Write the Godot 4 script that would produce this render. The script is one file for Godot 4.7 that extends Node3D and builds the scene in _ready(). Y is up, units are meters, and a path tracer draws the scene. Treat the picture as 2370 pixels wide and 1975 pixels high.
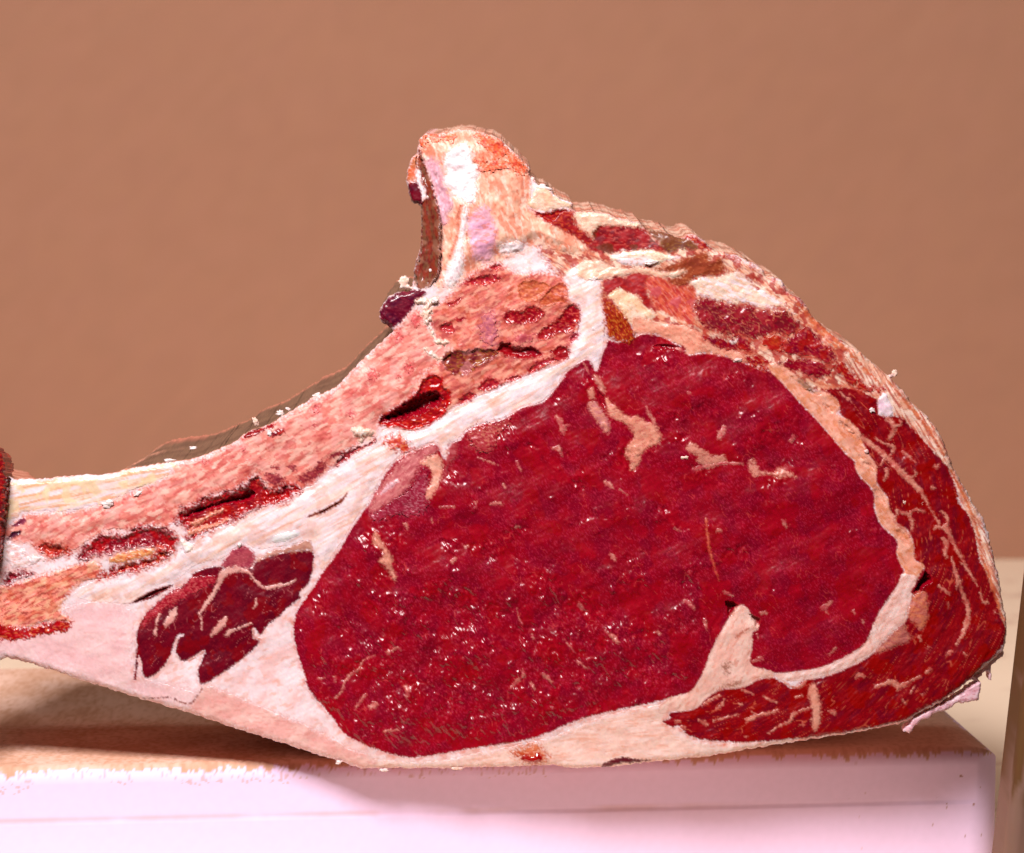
extends Node3D
# A rib section of beef standing on a white cutting board, cut face towards the camera.
# The cut face is laid out in its own plane: photo units of 0.12 mm, x to the right, y down, height h out of the face.

const S := 0.00012          # metres per unit on the cut face
const R := 2.3              # spacing of the relief grid, in units
const OX := 1100.0          # the point of the outline that rests on the board
const OY := 1790.0
const LEAN := 6.6           # degrees the cut face leans back
const DIST := 0.9
const ALB := 0.80

var roast: Node3D
var mats := {}
var parts: Array = []
var G := PackedFloat32Array()
var BD := PackedFloat32Array()
var GC := PackedColorArray()
var COVER := PackedFloat32Array()
var GI0 := 0
var GJ0 := 0
var GW := 0
var GH := 0
var nA := FastNoiseLite.new()
var nB := FastNoiseLite.new()
var nC := FastNoiseLite.new()
var nD := FastNoiseLite.new()
var t0 := 0

func _ready() -> void:
	t0 = Time.get_ticks_msec()
	# ---- camera, air, lamp
	var lean := Basis(Vector3.RIGHT, deg_to_rad(-LEAN))
	var cam := Camera3D.new()
	cam.name = "camera"
	add_child(cam)
	cam.transform = Transform3D(lean, lean * Vector3((1185.0 - OX) * S, (OY - 987.5) * S, DIST))
	cam.fov = rad_to_deg(2.0 * atan(987.5 * S / DIST))
	cam.near = 0.05
	cam.far = 20.0
	var at := CameraAttributesPhysical.new()
	at.frustum_focal_length = 90.0
	at.frustum_focus_distance = DIST
	at.exposure_aperture = 15.0
	cam.attributes = at
	cam.current = true
	var env := Environment.new()
	env.background_mode = Environment.BG_COLOR
	env.background_color = Color(0.16, 0.145, 0.145)
	env.tonemap_mode = Environment.TONE_MAPPER_LINEAR
	env.tonemap_exposure = 1.0
	env.sdfgi_enabled = true
	env.ssao_enabled = true
	env.ssil_enabled = true
	var we := WorldEnvironment.new()
	we.name = "environment"
	we.environment = env
	add_child(we)
	var lamp := AreaLight3D.new()
	lamp.name = "studio_lamp"
	lamp.area_size = Vector2(0.26, 0.20)
	lamp.light_energy = 1.12
	lamp.light_color = Color(1.0, 0.97, 0.97)
	lamp.area_range = 8.0
	lamp.shadow_enabled = true
	add_child(lamp)
	var aim := Vector3(-0.02, 0.07, 0.0)
	lamp.look_at_from_position(aim + Vector3(-0.20, 0.80, 0.60) * 0.72, aim, Vector3.UP)

	var overhead_fill := AreaLight3D.new()  # unseen fill light, added to brighten the tabletop and wall
	overhead_fill.name = "added_overhead_fill"
	overhead_fill.area_size = Vector2(0.9, 0.5)
	overhead_fill.light_energy = 0.25
	overhead_fill.light_color = Color(1.0, 0.95, 0.9)
	overhead_fill.area_range = 8.0
	overhead_fill.shadow_enabled = true
	add_child(overhead_fill)
	overhead_fill.look_at_from_position(Vector3(0.1, 1.15, -0.32), Vector3(0.1, 0.0, -0.32), Vector3.FORWARD)

	setup_noise()
	setup_materials()
	build_setting()
	build_roast()
	build_neighbour()
	print("built in ", Time.get_ticks_msec() - t0)

# ------------------------------------------------------------------ helpers
func setup_noise() -> void:
	var k := 0
	for n: FastNoiseLite in [nA, nB, nC, nD]:
		n.seed = 11 + k * 7
		n.noise_type = FastNoiseLite.TYPE_SIMPLEX_SMOOTH
		n.fractal_type = FastNoiseLite.FRACTAL_FBM
		n.fractal_octaves = [1, 3, 2, 4][k]
		n.frequency = 1.0
		k += 1

func mat(key: String, rough: float, coat: float, coat_rough: float, spec := 0.5, sss := 0.0) -> void:
	var m := StandardMaterial3D.new()
	m.resource_name = key
	m.vertex_color_use_as_albedo = true
	m.roughness = rough
	m.metallic_specular = spec
	if coat > 0.0:
		m.clearcoat_enabled = true
		m.clearcoat = coat
		m.clearcoat_roughness = coat_rough
	if sss > 0.0:
		m.subsurf_scatter_enabled = true
		m.subsurf_scatter_strength = sss
	mats[key] = m

func setup_materials() -> void:
	mat("muscle", 0.6, 0.8, 0.26, 0.08)
	mat("fat", 0.45, 0.35, 0.28, 0.4, 0.14)
	mat("bone", 0.6, 0.15, 0.3, 0.4)
	mat("wet", 0.55, 0.6, 0.22, 0.2)
	mat("membrane", 0.42, 0.5, 0.25, 0.4)
	mat("dry", 0.75, 0.0, 0.3, 0.3)
	mat("blood", 0.2, 1.0, 0.05, 0.5)
	mat("plastic", 0.72, 0.0, 0.3, 0.25)
	mat("wall", 0.95, 0.0, 0.3, 0.2)

func lin(r: float, g: float, b: float, k := ALB) -> Color:
	var c := Color(r / 255.0, g / 255.0, b / 255.0).srgb_to_linear()
	return Color(c.r * k, c.g * k, c.b * k)

func tl(ox: float, oy: float, a: Array, k := 4.375) -> PackedVector2Array:
	var o := PackedVector2Array()
	for i in range(0, a.size(), 2):
		o.append(Vector2(ox + a[i] / k, oy + a[i + 1] / k))
	return o

func smooth_closed(p: PackedVector2Array, n := 4) -> PackedVector2Array:
	var o := PackedVector2Array()
	var c := p.size()
	for i in c:
		for k in n:
			o.append(p[i].cubic_interpolate(p[(i + 1) % c], p[(i + c - 1) % c], p[(i + 2) % c], float(k) / n))
	return o

# A tapered strip along a line: points with widths
func ribbon(p: PackedVector2Array, w: Array) -> PackedVector2Array:
	var q := PackedVector2Array()
	var ww := PackedFloat32Array()
	var c := p.size()
	for i in c - 1:
		var a := p[maxi(i - 1, 0)]
		var d := p[mini(i + 2, c - 1)]
		for k in 4:
			q.append(p[i].cubic_interpolate(p[i + 1], a, d, k / 4.0))
			var f := (i + k / 4.0) / float(c - 1) * (w.size() - 1)
			var fi := mini(int(f), w.size() - 2)
			ww.append(lerpf(w[fi], w[fi + 1], f - fi) if w.size() > 1 else w[0])
	q.append(p[c - 1])
	ww.append(w[w.size() - 1])
	var left := PackedVector2Array()
	var right := PackedVector2Array()
	for i in q.size():
		var t := (q[mini(i + 1, q.size() - 1)] - q[maxi(i - 1, 0)]).normalized()
		var n := Vector2(-t.y, t.x) * ww[i] * 0.5 * (1.0 + 0.3 * nA.get_noise_2d(q[i].x / 9.0, q[i].y / 9.0))
		left.append(q[i] + n)
		right.append(q[i] - n)
	right.reverse()
	left.append_array(right)
	return left

# Signed distance (inside positive) of a closed outline on the shared grid
func sdf(poly: PackedVector2Array, i0: int, j0: int, w: int, h: int) -> PackedFloat32Array:
	var d := PackedFloat32Array()
	d.resize(w * h)
	d.fill(9999.0)
	var c := poly.size()
	for s in c:
		var a := poly[s]
		var b := poly[(s + 1) % c]
		var ab := b - a
		var l2 := maxf(ab.length_squared(), 1e-9)
		var ia := maxi(int(floor(minf(a.x, b.x) / R)) - 2 - i0, 0)
		var ib := mini(int(ceil(maxf(a.x, b.x) / R)) + 2 - i0, w - 1)
		var ja := maxi(int(floor(minf(a.y, b.y) / R)) - 2 - j0, 0)
		var jb := mini(int(ceil(maxf(a.y, b.y) / R)) + 2 - j0, h - 1)
		for j in range(ja, jb + 1):
			for i in range(ia, ib + 1):
				var p := Vector2((i + i0) * R, (j + j0) * R)
				var t := clampf((p - a).dot(ab) / l2, 0.0, 1.0)
				var q := p.distance_to(a + ab * t)
				if q < d[j * w + i]:
					d[j * w + i] = q
	var r1 := R
	var r2 := R * 1.41421
	for j in h:
		var o := j * w
		for i in w:
			var v := d[o + i]
			if i > 0:
				v = minf(v, d[o + i - 1] + r1)
			if j > 0:
				v = minf(v, d[o - w + i] + r1)
				if i > 0:
					v = minf(v, d[o - w + i - 1] + r2)
				if i < w - 1:
					v = minf(v, d[o - w + i + 1] + r2)
			d[o + i] = v
	for jj in h:
		var j := h - 1 - jj
		var o := j * w
		for ii in w:
			var i := w - 1 - ii
			var v := d[o + i]
			if i < w - 1:
				v = minf(v, d[o + i + 1] + r1)
			if j < h - 1:
				v = minf(v, d[o + w + i] + r1)
				if i > 0:
					v = minf(v, d[o + w + i - 1] + r2)
				if i < w - 1:
					v = minf(v, d[o + w + i + 1] + r2)
			d[o + i] = v
	for j in h:
		var y := (j + j0) * R + 0.0013
		var xs: Array[float] = []
		for s in c:
			var a := poly[s]
			var b := poly[(s + 1) % c]
			if (a.y > y) != (b.y > y):
				xs.append(a.x + (y - a.y) / (b.y - a.y) * (b.x - a.x))
		xs.sort()
		var n := 0
		var o := j * w
		for i in w:
			var x := (i + i0) * R
			while n < xs.size() and xs[n] < x:
				n += 1
			if n % 2 == 0:
				d[o + i] = -d[o + i]
	return d

func ss(a: float, b: float, x: float) -> float:
	var t := clampf((x - a) / (b - a), 0.0, 1.0)
	return t * t * (3.0 - 2.0 * t)

# ------------------------------------------------------------------ pieces of the cut face
# Queue one piece. parent: index of the piece it lies in (-1: the fat body). c: [colour, colour of patches, colour of flecks]
func piece(called: String, parent: int, poly: PackedVector2Array, c: Array, o := {}) -> int:
	var p := {"name": called, "parent": parent, "poly": poly if o.has("raw") else smooth_closed(poly), "c": c, "o": o}
	parts.append(p)
	return parts.size() - 1

func seam(parent: int, pts: PackedVector2Array, w: Array, c: Array, o := {}) -> int:
	var ws: Array = []
	for x: float in w:
		ws.append(x / 4.375)
	var q := {"raw": true, "e": 2.6, "lift": 1.6, "r": 4.0, "warp": 2.0, "wlam": 12.0, "mat": "fat", "rel": 0.8}
	q.merge(o, true)
	return piece(o.get("name", "fat_seam"), parent, ribbon(pts, ws), c, q)

func relief(o: Dictionary, x: float, y: float) -> float:
	var ang: float = o.get("ang", 0.0)
	var ca := cos(ang)
	var sa := sin(ang)
	var u := x * ca + y * sa
	var v := -x * sa + y * ca
	if o.has("bend"):
		u = atan2(y - 1230.0, x - 1450.0) * 620.0
		v = Vector2(x - 1450.0, (y - 1230.0) * 1.25).length()
	var lam: float = o.get("rlam", 11.0)
	var st: float = o.get("rstr", 3.0)
	var a: float = o.get("rel", 1.0)
	var f := nC.get_noise_2d(u / (lam * st), v / lam)
	if o.has("eye"):
		# fibre bundles, wet and torn by the saw: coarser and higher where the cut is roughest
		var where := 0.62 * ss(1230.0, 1480.0, y) * ss(1700.0, 1420.0, x) * ss(690.0, 860.0, x) - 0.25 * ss(1600.0, 1850.0, x) * ss(1000.0, 1300.0, y)
		var rough := 0.07 + 0.93 * ss(0.06, 0.60, nB.get_noise_2d(x / 130.0 + 3.1, y / 95.0) + 0.35 * nC.get_noise_2d(x / 46.0, y / 40.0) + where)
		var g := nC.get_noise_2d(u / 15.0 + 40.0, v / 9.0)
		var clump := nC.get_noise_2d(u / 40.0, v / 20.0 + 90.0)
		# shallow ridges left by the saw and the fibre bundles, running across the eye
		var band := nA.get_noise_2d((x * 0.97 - y * 0.26) / 260.0, (x * 0.26 + y * 0.97) / 34.0)
		var sheet := nC.get_noise_2d(u / 74.0 + 17.0, v / 36.0)
		return a * rough * (0.3 * f + 1.25 * g + 3.2 * clump + 3.6 * sheet) + 0.8 * band * (0.25 + 0.9 * rough) + 3.0 * nA.get_noise_2d(x / 150.0, y / 130.0)
	a *= 0.34 if o.get("mat", "fat") == "fat" else 0.5
	return a * (0.8 * f + 0.8 * nC.get_noise_2d(x / 19.0 + 50.0, y / 19.0)) + 1.6 * a * nA.get_noise_2d(x / 48.0, y / 48.0 + 30.0)

func tint(p: Dictionary, x: float, y: float, d: float) -> Color:
	var o: Dictionary = p.o
	var c: Array = p.c
	var ang: float = o.get("ang", 0.0)
	var ca := cos(ang)
	var sa := sin(ang)
	var u := x * ca + y * sa
	var v := -x * sa + y * ca
	if o.has("bend"):
		u = atan2(y - 1230.0, x - 1450.0) * 620.0
		v = Vector2(x - 1450.0, (y - 1230.0) * 1.25).length()
	var lam: float = o.get("lam", 34.0)
	var st: float = o.get("str", 1.6)
	var sd: float = p.seed
	var n := nD.get_noise_2d(u / (lam * st) + sd, v / lam)
	var bias: float = o.get("bias", 0.0)
	var col: Color = c[0]
	col = col.lerp(c[1], ss(-0.34, 0.46, n + bias))
	if c.size() > 2:
		var fl := nC.get_noise_2d(u / (o.get("flam", 7.0) * o.get("fstr", 2.5)) + sd + 9.0, v / o.get("flam", 7.0))
		var field := nB.get_noise_2d(x / 70.0 + sd, y / 60.0)
		col = col.lerp(c[2], o.get("fmix", 0.7) * ss(o.get("fl", 0.22), o.get("fl", 0.22) + 0.16, fl + 0.25 * field))
	if c.size() > 3:
		var w := nB.get_noise_2d(x / o.get("lam4", 60.0) + sd + 21.0, y / o.get("lam4", 60.0))
		col = col.lerp(c[3], o.get("mix4", 0.8) * ss(0.12 - o.get("bias4", 0.0), 0.3 - o.get("bias4", 0.0), w))
	if o.has("streak"):
		var s := nD.get_noise_2d(u / o.get("slen", 62.0) + sd + 51.0, v / o.get("slam", 9.0))
		col = col.lerp(o.streak, o.get("smix", 0.6) * ss(0.02, 0.36, s + o.get("sbias", 0.0)))
	if o.has("streak2"):
		var s2 := nD.get_noise_2d(u / 46.0 + sd + 77.0, v / 17.0)
		col = col.lerp(o.streak2, o.get("smix2", 0.6) * ss(0.08, 0.32, s2))
	if o.has("vein"):
		var r1 := absf(nA.get_noise_2d(u / o.get("vlen", 60.0) + sd, v / o.get("vlam", 20.0)))
		var r2 := nB.get_noise_2d(x / 70.0 + sd + 3.0, y / 70.0)
		col = col.lerp(o.vein, 0.7 * ss(0.085, 0.02, r1) * ss(o.get("vfl", 0.0), o.get("vfl", 0.0) + 0.22, r2))
	if o.has("eye"):
		# bundles differ in tone from one to the next
		var tone := nB.get_noise_2d((x * 0.95 - y * 0.3) / 190.0 + 8.0, (x * 0.3 + y * 0.95) / 52.0) + 0.5 * nC.get_noise_2d(u / 46.0, v / 15.0)
		col = col * (1.0 + 0.20 * tone)
	if o.has("soak"):
		# blood soaked a few millimetres into the rim, patchy
		var q := nD.get_noise_2d(x / 16.0 + sd, y / 16.0 + 70.0)
		col = col.lerp(o.soak, 0.75 * ss(0.55, -0.1, d / o.get("soakw", 14.0) - 0.9 * q))
	var k := 1.0 + 0.03 * nA.get_noise_2d(x / 6.0, y / 6.0) + 0.08 * nC.get_noise_2d(x / 18.0, y / 18.0 + 5.0)
	return Color(col.r * k, col.g * k, col.b * k)

func field(p: Dictionary, margin := 4) -> void:
	var lo: Vector2 = p.poly[0]
	var hi: Vector2 = p.poly[0]
	for q: Vector2 in p.poly:
		lo = lo.min(q)
		hi = hi.max(q)
	p.i0 = int(floor(lo.x / R)) - margin
	p.j0 = int(floor(lo.y / R)) - margin
	p.w = int(ceil(hi.x / R)) + margin - p.i0 + 1
	p.h = int(ceil(hi.y / R)) + margin - p.j0 + 1
	var d := sdf(p.poly, p.i0, p.j0, p.w, p.h)
	var grow: float = p.o.get("grow", 0.0)
	if grow != 0.0:
		for k in d.size():
			d[k] += grow
	var warp: float = p.o.get("warp", 3.0)
	if warp > 0.0:
		var wl: float = p.o.get("wlam", 20.0)
		for j in p.h:
			for i in p.w:
				var k: int = j * p.w + i
				if absf(d[k]) < 3.0 * warp + 6.0:
					var x: float = (i + p.i0) * R
					var y: float = (j + p.j0) * R
					d[k] += warp * (0.9 * nA.get_noise_2d(x / wl, y / wl) + 0.7 * nC.get_noise_2d(x / (wl * 0.35), y / (wl * 0.35) + 13.0))
	p.D = d

# Heights of a piece on the grid; also digs its bed into the pieces below it
func shape(p: Dictionary) -> void:
	var o: Dictionary = p.o
	var lift: float = o.get("lift", 1.5)
	lift *= 0.4 if lift > 0.0 else 0.8
	var r: float = o.get("r", 6.0)
	var e: float = o.get("e", 2.4)
	var hh := PackedFloat32Array()
	hh.resize(p.w * p.h)
	var low := PackedFloat32Array()
	low.resize(p.w * p.h)
	var D: PackedFloat32Array = p.D
	var above: Array = []
	var q: int = p.parent
	while q > 0:
		above.append(parts[q])
		q = parts[q].parent
	above.append(parts[0])
	var dig := 8.0 + maxf(0.0, -lift)
	var tilt: Vector2 = o.get("tilt", Vector2.ZERO)
	var mid := Vector2((p.i0 + p.w * 0.5) * R, (p.j0 + p.h * 0.5) * R)
	for j in p.h:
		var gj: int = j + p.j0 - GJ0
		for i in p.w:
			var gi: int = i + p.i0 - GI0
			var k: int = j * p.w + i
			if gi < 0 or gj < 0 or gi >= GW or gj >= GH:
				hh[k] = -99.0
				continue
			var g := gj * GW + gi
			var d := D[k]
			var b := G[g]
			var x: float = (i + p.i0) * R
			var y: float = (j + p.j0) * R
			if d > -1.8 * e:
				var al := 1.0
				if d < 2.0 * e:
					al = ss(-e, e, d + 1.1 * e * nC.get_noise_2d(x / 7.0 + 31.0, y / 7.0))
				al *= o.get("mix", 1.0)
				if al > 0.0:
					GC[g] = GC[g].lerp(tint(p, x, y, d), al)
			if d < 0.0 and o.has("bleed"):
				# juice soaked into the tissue next to the muscle, in patches
				var bl := ss(-14.0, 2.0, d + 13.0 * nD.get_noise_2d(x / 22.0 + 11.0, y / 22.0) - 2.0)
				GC[g] = GC[g].lerp(o.bleed, 0.62 * bl * ss(-1.0, -3.0, d))
			if d <= 0.0:
				hh[k] = b + (d * 0.12 if d > -2.0 else (d + 2.0) * 2.5 - 0.24)
				continue
			var v := b + lift * ss(0.0, r, d) + relief(o, x, y) * ss(0.0, 5.0, d)
			if lift > 0.0:
				v = maxf(v, b + minf(d * 0.2, 0.3))
			if tilt != Vector2.ZERO:
				v += tilt.dot(Vector2(x, y) - mid)
			hh[k] = v
			G[g] = v
			var l := clampf((d - 1.5) * 3.0, 0.0, dig)
			for a: Dictionary in above:
				var ai: int = i + p.i0 - a.i0
				var aj: int = j + p.j0 - a.j0
				if ai >= 0 and aj >= 0 and ai < a.w and aj < a.h:
					var ak: int = aj * a.w + ai
					if a.LOW[ak] < l:
						a.LOW[ak] = l
	p.H = hh
	p.LOW = low

func face_point(x: float, y: float, h: float) -> Vector3:
	return Vector3((x - OX) * S, (OY - y) * S, h * S)

# Turns a piece's grid into a mesh. Solid pieces get their rim snapped to the outline and walls that run back.
func mesh_of(p: Dictionary) -> ArrayMesh:
	var o: Dictionary = p.o
	var solid: bool = o.has("depth")
	var w: int = p.w
	var h: int = p.h
	var D: PackedFloat32Array = p.D
	var H: PackedFloat32Array = p.H
	var LOW: PackedFloat32Array = p.LOW
	var idx := PackedInt32Array()
	idx.resize(w * h)
	idx.fill(-1)
	var V := PackedVector3Array()
	var N := PackedVector3Array()
	var C := PackedColorArray()
	var I := PackedInt32Array()
	var E := {}
	var F := PackedVector2Array()
	var hidden := 7.9
	var rim := {}
	for j in h - 1:
		for i in w - 1:
			var k := j * w + i
			var ks := [k, k + 1, k + w + 1, k + w]
			var top := -99.0
			var bot := 99.0
			var lowest := 99.0
			for q: int in ks:
				top = maxf(top, D[q])
				bot = minf(bot, D[q])
				lowest = minf(lowest, LOW[q])
			if solid:
				if top <= 0.0:
					continue
			elif bot < -4.5:
				continue
			elif lower_than_rim(p, i, j):
				continue
			if lowest > hidden and not (o.has("base") and bot < 16.0):
				continue
			for q: int in ks:
				if idx[q] >= 0:
					continue
				var qi := q % w
				var qj := q / w
				var x: float = (qi + p.i0) * R
				var y: float = (qj + p.j0) * R
				var l := maxi(qi - 1, 0)
				var r := mini(qi + 1, w - 1)
				var u := maxi(qj - 1, 0)
				var dn := mini(qj + 1, h - 1)
				var hx := (H[qj * w + r] - H[qj * w + l]) / ((r - l) * R)
				var hy := (H[dn * w + qi] - H[u * w + qi]) / ((dn - u) * R)
				var z := H[q] - LOW[q] * (clampf((D[q] - 2.0) / 10.0, 0.0, 1.0) if o.has("base") else 1.0)
				if solid and D[q] < 0.0:
					var gx := (D[qj * w + r] - D[qj * w + l]) / ((r - l) * R)
					var gy := (D[dn * w + qi] - D[u * w + qi]) / ((dn - u) * R)
					var gl := maxf(gx * gx + gy * gy, 0.3)
					x -= D[q] * gx / gl
					y -= D[q] * gy / gl
					z = minf(H[q], -o.get("round", 8.0))
				idx[q] = V.size()
				if D[q] < R * 0.6:
					rim[V.size()] = true
				V.append(face_point(x, y, z))
				N.append(Vector3(-hx, hy, 1.0).normalized())
				if solid and not o.has("base"):
					C.append(tint(p, x, y, D[q]))
				else:
					C.append(GC[(qj + p.j0 - GJ0) * GW + qi + p.i0 - GI0])
				F.append(Vector2(x, y))
			var a: int = idx[ks[0]]
			var b: int = idx[ks[1]]
			var c: int = idx[ks[2]]
			var d: int = idx[ks[3]]
			I.append_array([a, b, c, a, c, d])
			if solid:
				for e: Array in [[a, b], [b, c], [c, d], [d, a]]:
					if not (rim.has(e[0]) and rim.has(e[1])):
						continue
					if E.has(Vector2i(e[1], e[0])):
						E.erase(Vector2i(e[1], e[0]))
					else:
						E[Vector2i(e[0], e[1])] = true
	if solid:
		p.outer = walls(p, V, E, F)
	var m := ArrayMesh.new()
	var arr := []
	arr.resize(Mesh.ARRAY_MAX)
	arr[Mesh.ARRAY_VERTEX] = V
	arr[Mesh.ARRAY_NORMAL] = N
	arr[Mesh.ARRAY_COLOR] = C
	arr[Mesh.ARRAY_INDEX] = I
	if V.size() < 3:
		return null
	m.add_surface_from_arrays(Mesh.PRIMITIVE_TRIANGLES, arr)
	m.surface_set_material(0, mats[o.get("mat", "fat")])
	return m

func lower_than_rim(p: Dictionary, i: int, j: int) -> bool:
	var gi: int = i + p.i0 - GI0
	var gj: int = j + p.j0 - GJ0
	if gi < 0 or gj < 0 or gi >= GW - 1 or gj >= GH - 1:
		return true
	return BD[gj * GW + gi] < 1.0 or BD[gj * GW + gi + 1] < 1.0 or BD[(gj + 1) * GW + gi] < 1.0 or BD[(gj + 1) * GW + gi + 1] < 1.0

# The outer surface behind the rim: level with the board as it runs back
func walls(p: Dictionary, rimV: PackedVector3Array, E: Dictionary, F: PackedVector2Array) -> ArrayMesh:
	var V := PackedVector3Array()
	var N := PackedVector3Array()
	var C := PackedColorArray()
	var I := PackedInt32Array()
	var o: Dictionary = p.o
	var depth: float = o.depth
	var back: Vector3 = Basis(Vector3.RIGHT, deg_to_rad(LEAN)) * Vector3(0, 0, -1)
	var steps: int = o.get("steps", 10)
	var out := {}
	var D: PackedFloat32Array = p.D
	for e: Vector2i in E:
		for q in [e.x, e.y]:
			if not out.has(q):
				var qi := clampi(int(round(F[q].x / R)) - p.i0, 3, p.w - 4)
				var qj := clampi(int(round(F[q].y / R)) - p.j0, 3, p.h - 4)
				var n := Vector3(D[qj * p.w + qi - 3] - D[qj * p.w + qi + 3], D[(qj + 3) * p.w + qi] - D[(qj - 3) * p.w + qi], 0.0)
				out[q] = n
	var rings := {}
	for q: int in out:
		var nn: Vector3 = out[q].normalized()
		var ring: Array[int] = []
		for s in steps + 1:
			var f := pow(float(s) / steps, 1.3)
			var dd := depth * f
			var b := rimV[q] + back * dd * S
			var x := F[q].x
			var y := F[q].y
			var wob := nB.get_noise_3d(x / 60.0, y / 60.0, dd / 90.0)
			if x < 340.0 and y < 1300.0:
				b.y -= S * dd * 0.15 * ss(340.0, 180.0, x)
			b += nn * S * (wob * minf(dd, 40.0) * 0.07 * o.get("wob", 1.0) - o.get("shrink", 0.0) * dd * f)
			ring.append(V.size())
			V.append(b)
			N.append((nn + back * -0.05 * (1.0 if s == 0 else 0.0)).normalized())
			C.append(o.wall.call(x, y, dd) if o.has("wall") else tint(p, x + dd * 0.7, y + dd * 0.4, 99.0))
		rings[q] = ring
	var first := 0
	var acc := PackedVector3Array()
	acc.resize(V.size() - first)
	for e: Vector2i in E:
		var ra: Array[int] = rings[e.x]
		var rb: Array[int] = rings[e.y]
		for s in steps:
			I.append_array([ra[s], ra[s + 1], rb[s], rb[s], ra[s + 1], rb[s + 1]])
			var fn := (V[rb[s + 1]] - V[ra[s]]).cross(V[rb[s]] - V[ra[s + 1]])
			if fn.dot(N[ra[s]] + N[rb[s]]) < 0.0:
				fn = -fn
			for k in [ra[s], ra[s + 1], rb[s], rb[s + 1]]:
				acc[k - first] += fn
	for k in acc.size():
		if acc[k].length_squared() > 0.0:
			N[first + k] = acc[k].normalized()
	# close the back
	var cap := PackedVector2Array()
	for i in range(0, p.poly.size(), 4):
		cap.append(p.poly[i])
	var inner := Geometry2D.offset_polygon(cap, -9.0)
	if inner.size() == 1:
		cap = inner[0]
	var tri := Geometry2D.triangulate_polygon(cap)
	if tri.size():
		var f0 := V.size()
		var hb: float = -o.get("round", 8.0) - 2.0
		for q in cap:
			var sink := 0.15 * ss(340.0, 180.0, q.x) * depth if q.x < 340.0 and q.y < 1300.0 else 0.0
			V.append(face_point(q.x, q.y + sink, hb) + back * depth * S * 0.99)
			N.append(back)
			C.append(p.c[0])
		for t in tri:
			I.append(f0 + t)
	var arr := []
	arr.resize(Mesh.ARRAY_MAX)
	arr[Mesh.ARRAY_VERTEX] = V
	arr[Mesh.ARRAY_NORMAL] = N
	arr[Mesh.ARRAY_COLOR] = C
	arr[Mesh.ARRAY_INDEX] = I
	var am := ArrayMesh.new()
	am.add_surface_from_arrays(Mesh.PRIMITIVE_TRIANGLES, arr)
	am.surface_set_material(0, mats[o.get("wallmat", o.get("mat", "fat"))])
	return am

func blob(called: String, parent: Node3D, at: Vector2, h: float, rx: float, ry: float, rz: float, c: Color, m := "fat", ang := 0.0) -> void:
	var V := PackedVector3Array()
	var N := PackedVector3Array()
	var C := PackedColorArray()
	var I := PackedInt32Array()
	var nu := 18
	var nv := 11
	for b in nv + 1:
		var th := PI * b / nv
		for a in nu + 1:
			var ph := TAU * (a % nu) / nu
			var n := Vector3(sin(th) * cos(ph), cos(th), sin(th) * sin(ph))
			var q := 0.9 + 0.9 * nB.get_noise_3d(n.x * 1.1 + at.x, n.y * 1.1 + at.y, n.z * 1.1) + 0.25 * nA.get_noise_3d(n.x * 3.4 + at.x, n.y * 3.4, n.z * 3.4 + at.y)
			var l := Vector3(n.x * rx, n.y * ry, n.z * rz) * q
			var x := l.x * cos(ang) - l.y * sin(ang)
			var y := l.x * sin(ang) + l.y * cos(ang)
			V.append(face_point(at.x + x, at.y - y, h + l.z))
			var k := 1.0 + 0.14 * nC.get_noise_3d(n.x * 3.0 + at.x, n.y * 3.0 + at.y, n.z * 3.0)
			C.append(Color(c.r * k, c.g * k, c.b * k))
			N.append(Vector3(n.x / rx, n.y / ry, n.z / rz).normalized().rotated(Vector3.BACK, ang))
	for b in nv:
		for a in nu:
			var k := b * (nu + 1) + a
			I.append_array([k, k + nu + 1, k + 1, k + 1, k + nu + 1, k + nu + 2])
	var sum := PackedVector3Array()
	sum.resize(V.size())
	for i in range(0, I.size(), 3):
		var fn := (V[I[i + 1]] - V[I[i]]).cross(V[I[i + 2]] - V[I[i]])
		for k in 3:
			sum[I[i + k]] += fn
	for b in nv + 1:
		var e0 := b * (nu + 1)
		var both := sum[e0] + sum[e0 + nu]
		sum[e0] = both
		sum[e0 + nu] = both
	for i in V.size():
		if sum[i].dot(N[i]) < 0.0:
			sum[i] = -sum[i]
		if sum[i].length_squared() > 0.0:
			N[i] = sum[i].normalized()
	var arr := []
	arr.resize(Mesh.ARRAY_MAX)
	arr[Mesh.ARRAY_VERTEX] = V
	arr[Mesh.ARRAY_NORMAL] = N
	arr[Mesh.ARRAY_COLOR] = C
	arr[Mesh.ARRAY_INDEX] = I
	var am := ArrayMesh.new()
	am.add_surface_from_arrays(Mesh.PRIMITIVE_TRIANGLES, arr)
	am.surface_set_material(0, mats[m])
	var o := MeshInstance3D.new()
	o.name = called
	o.mesh = am
	parent.add_child(o, true)

func tag(o: Node, label: String, category: String) -> void:
	o.set_meta("label", label)
	o.set_meta("category", category)
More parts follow.
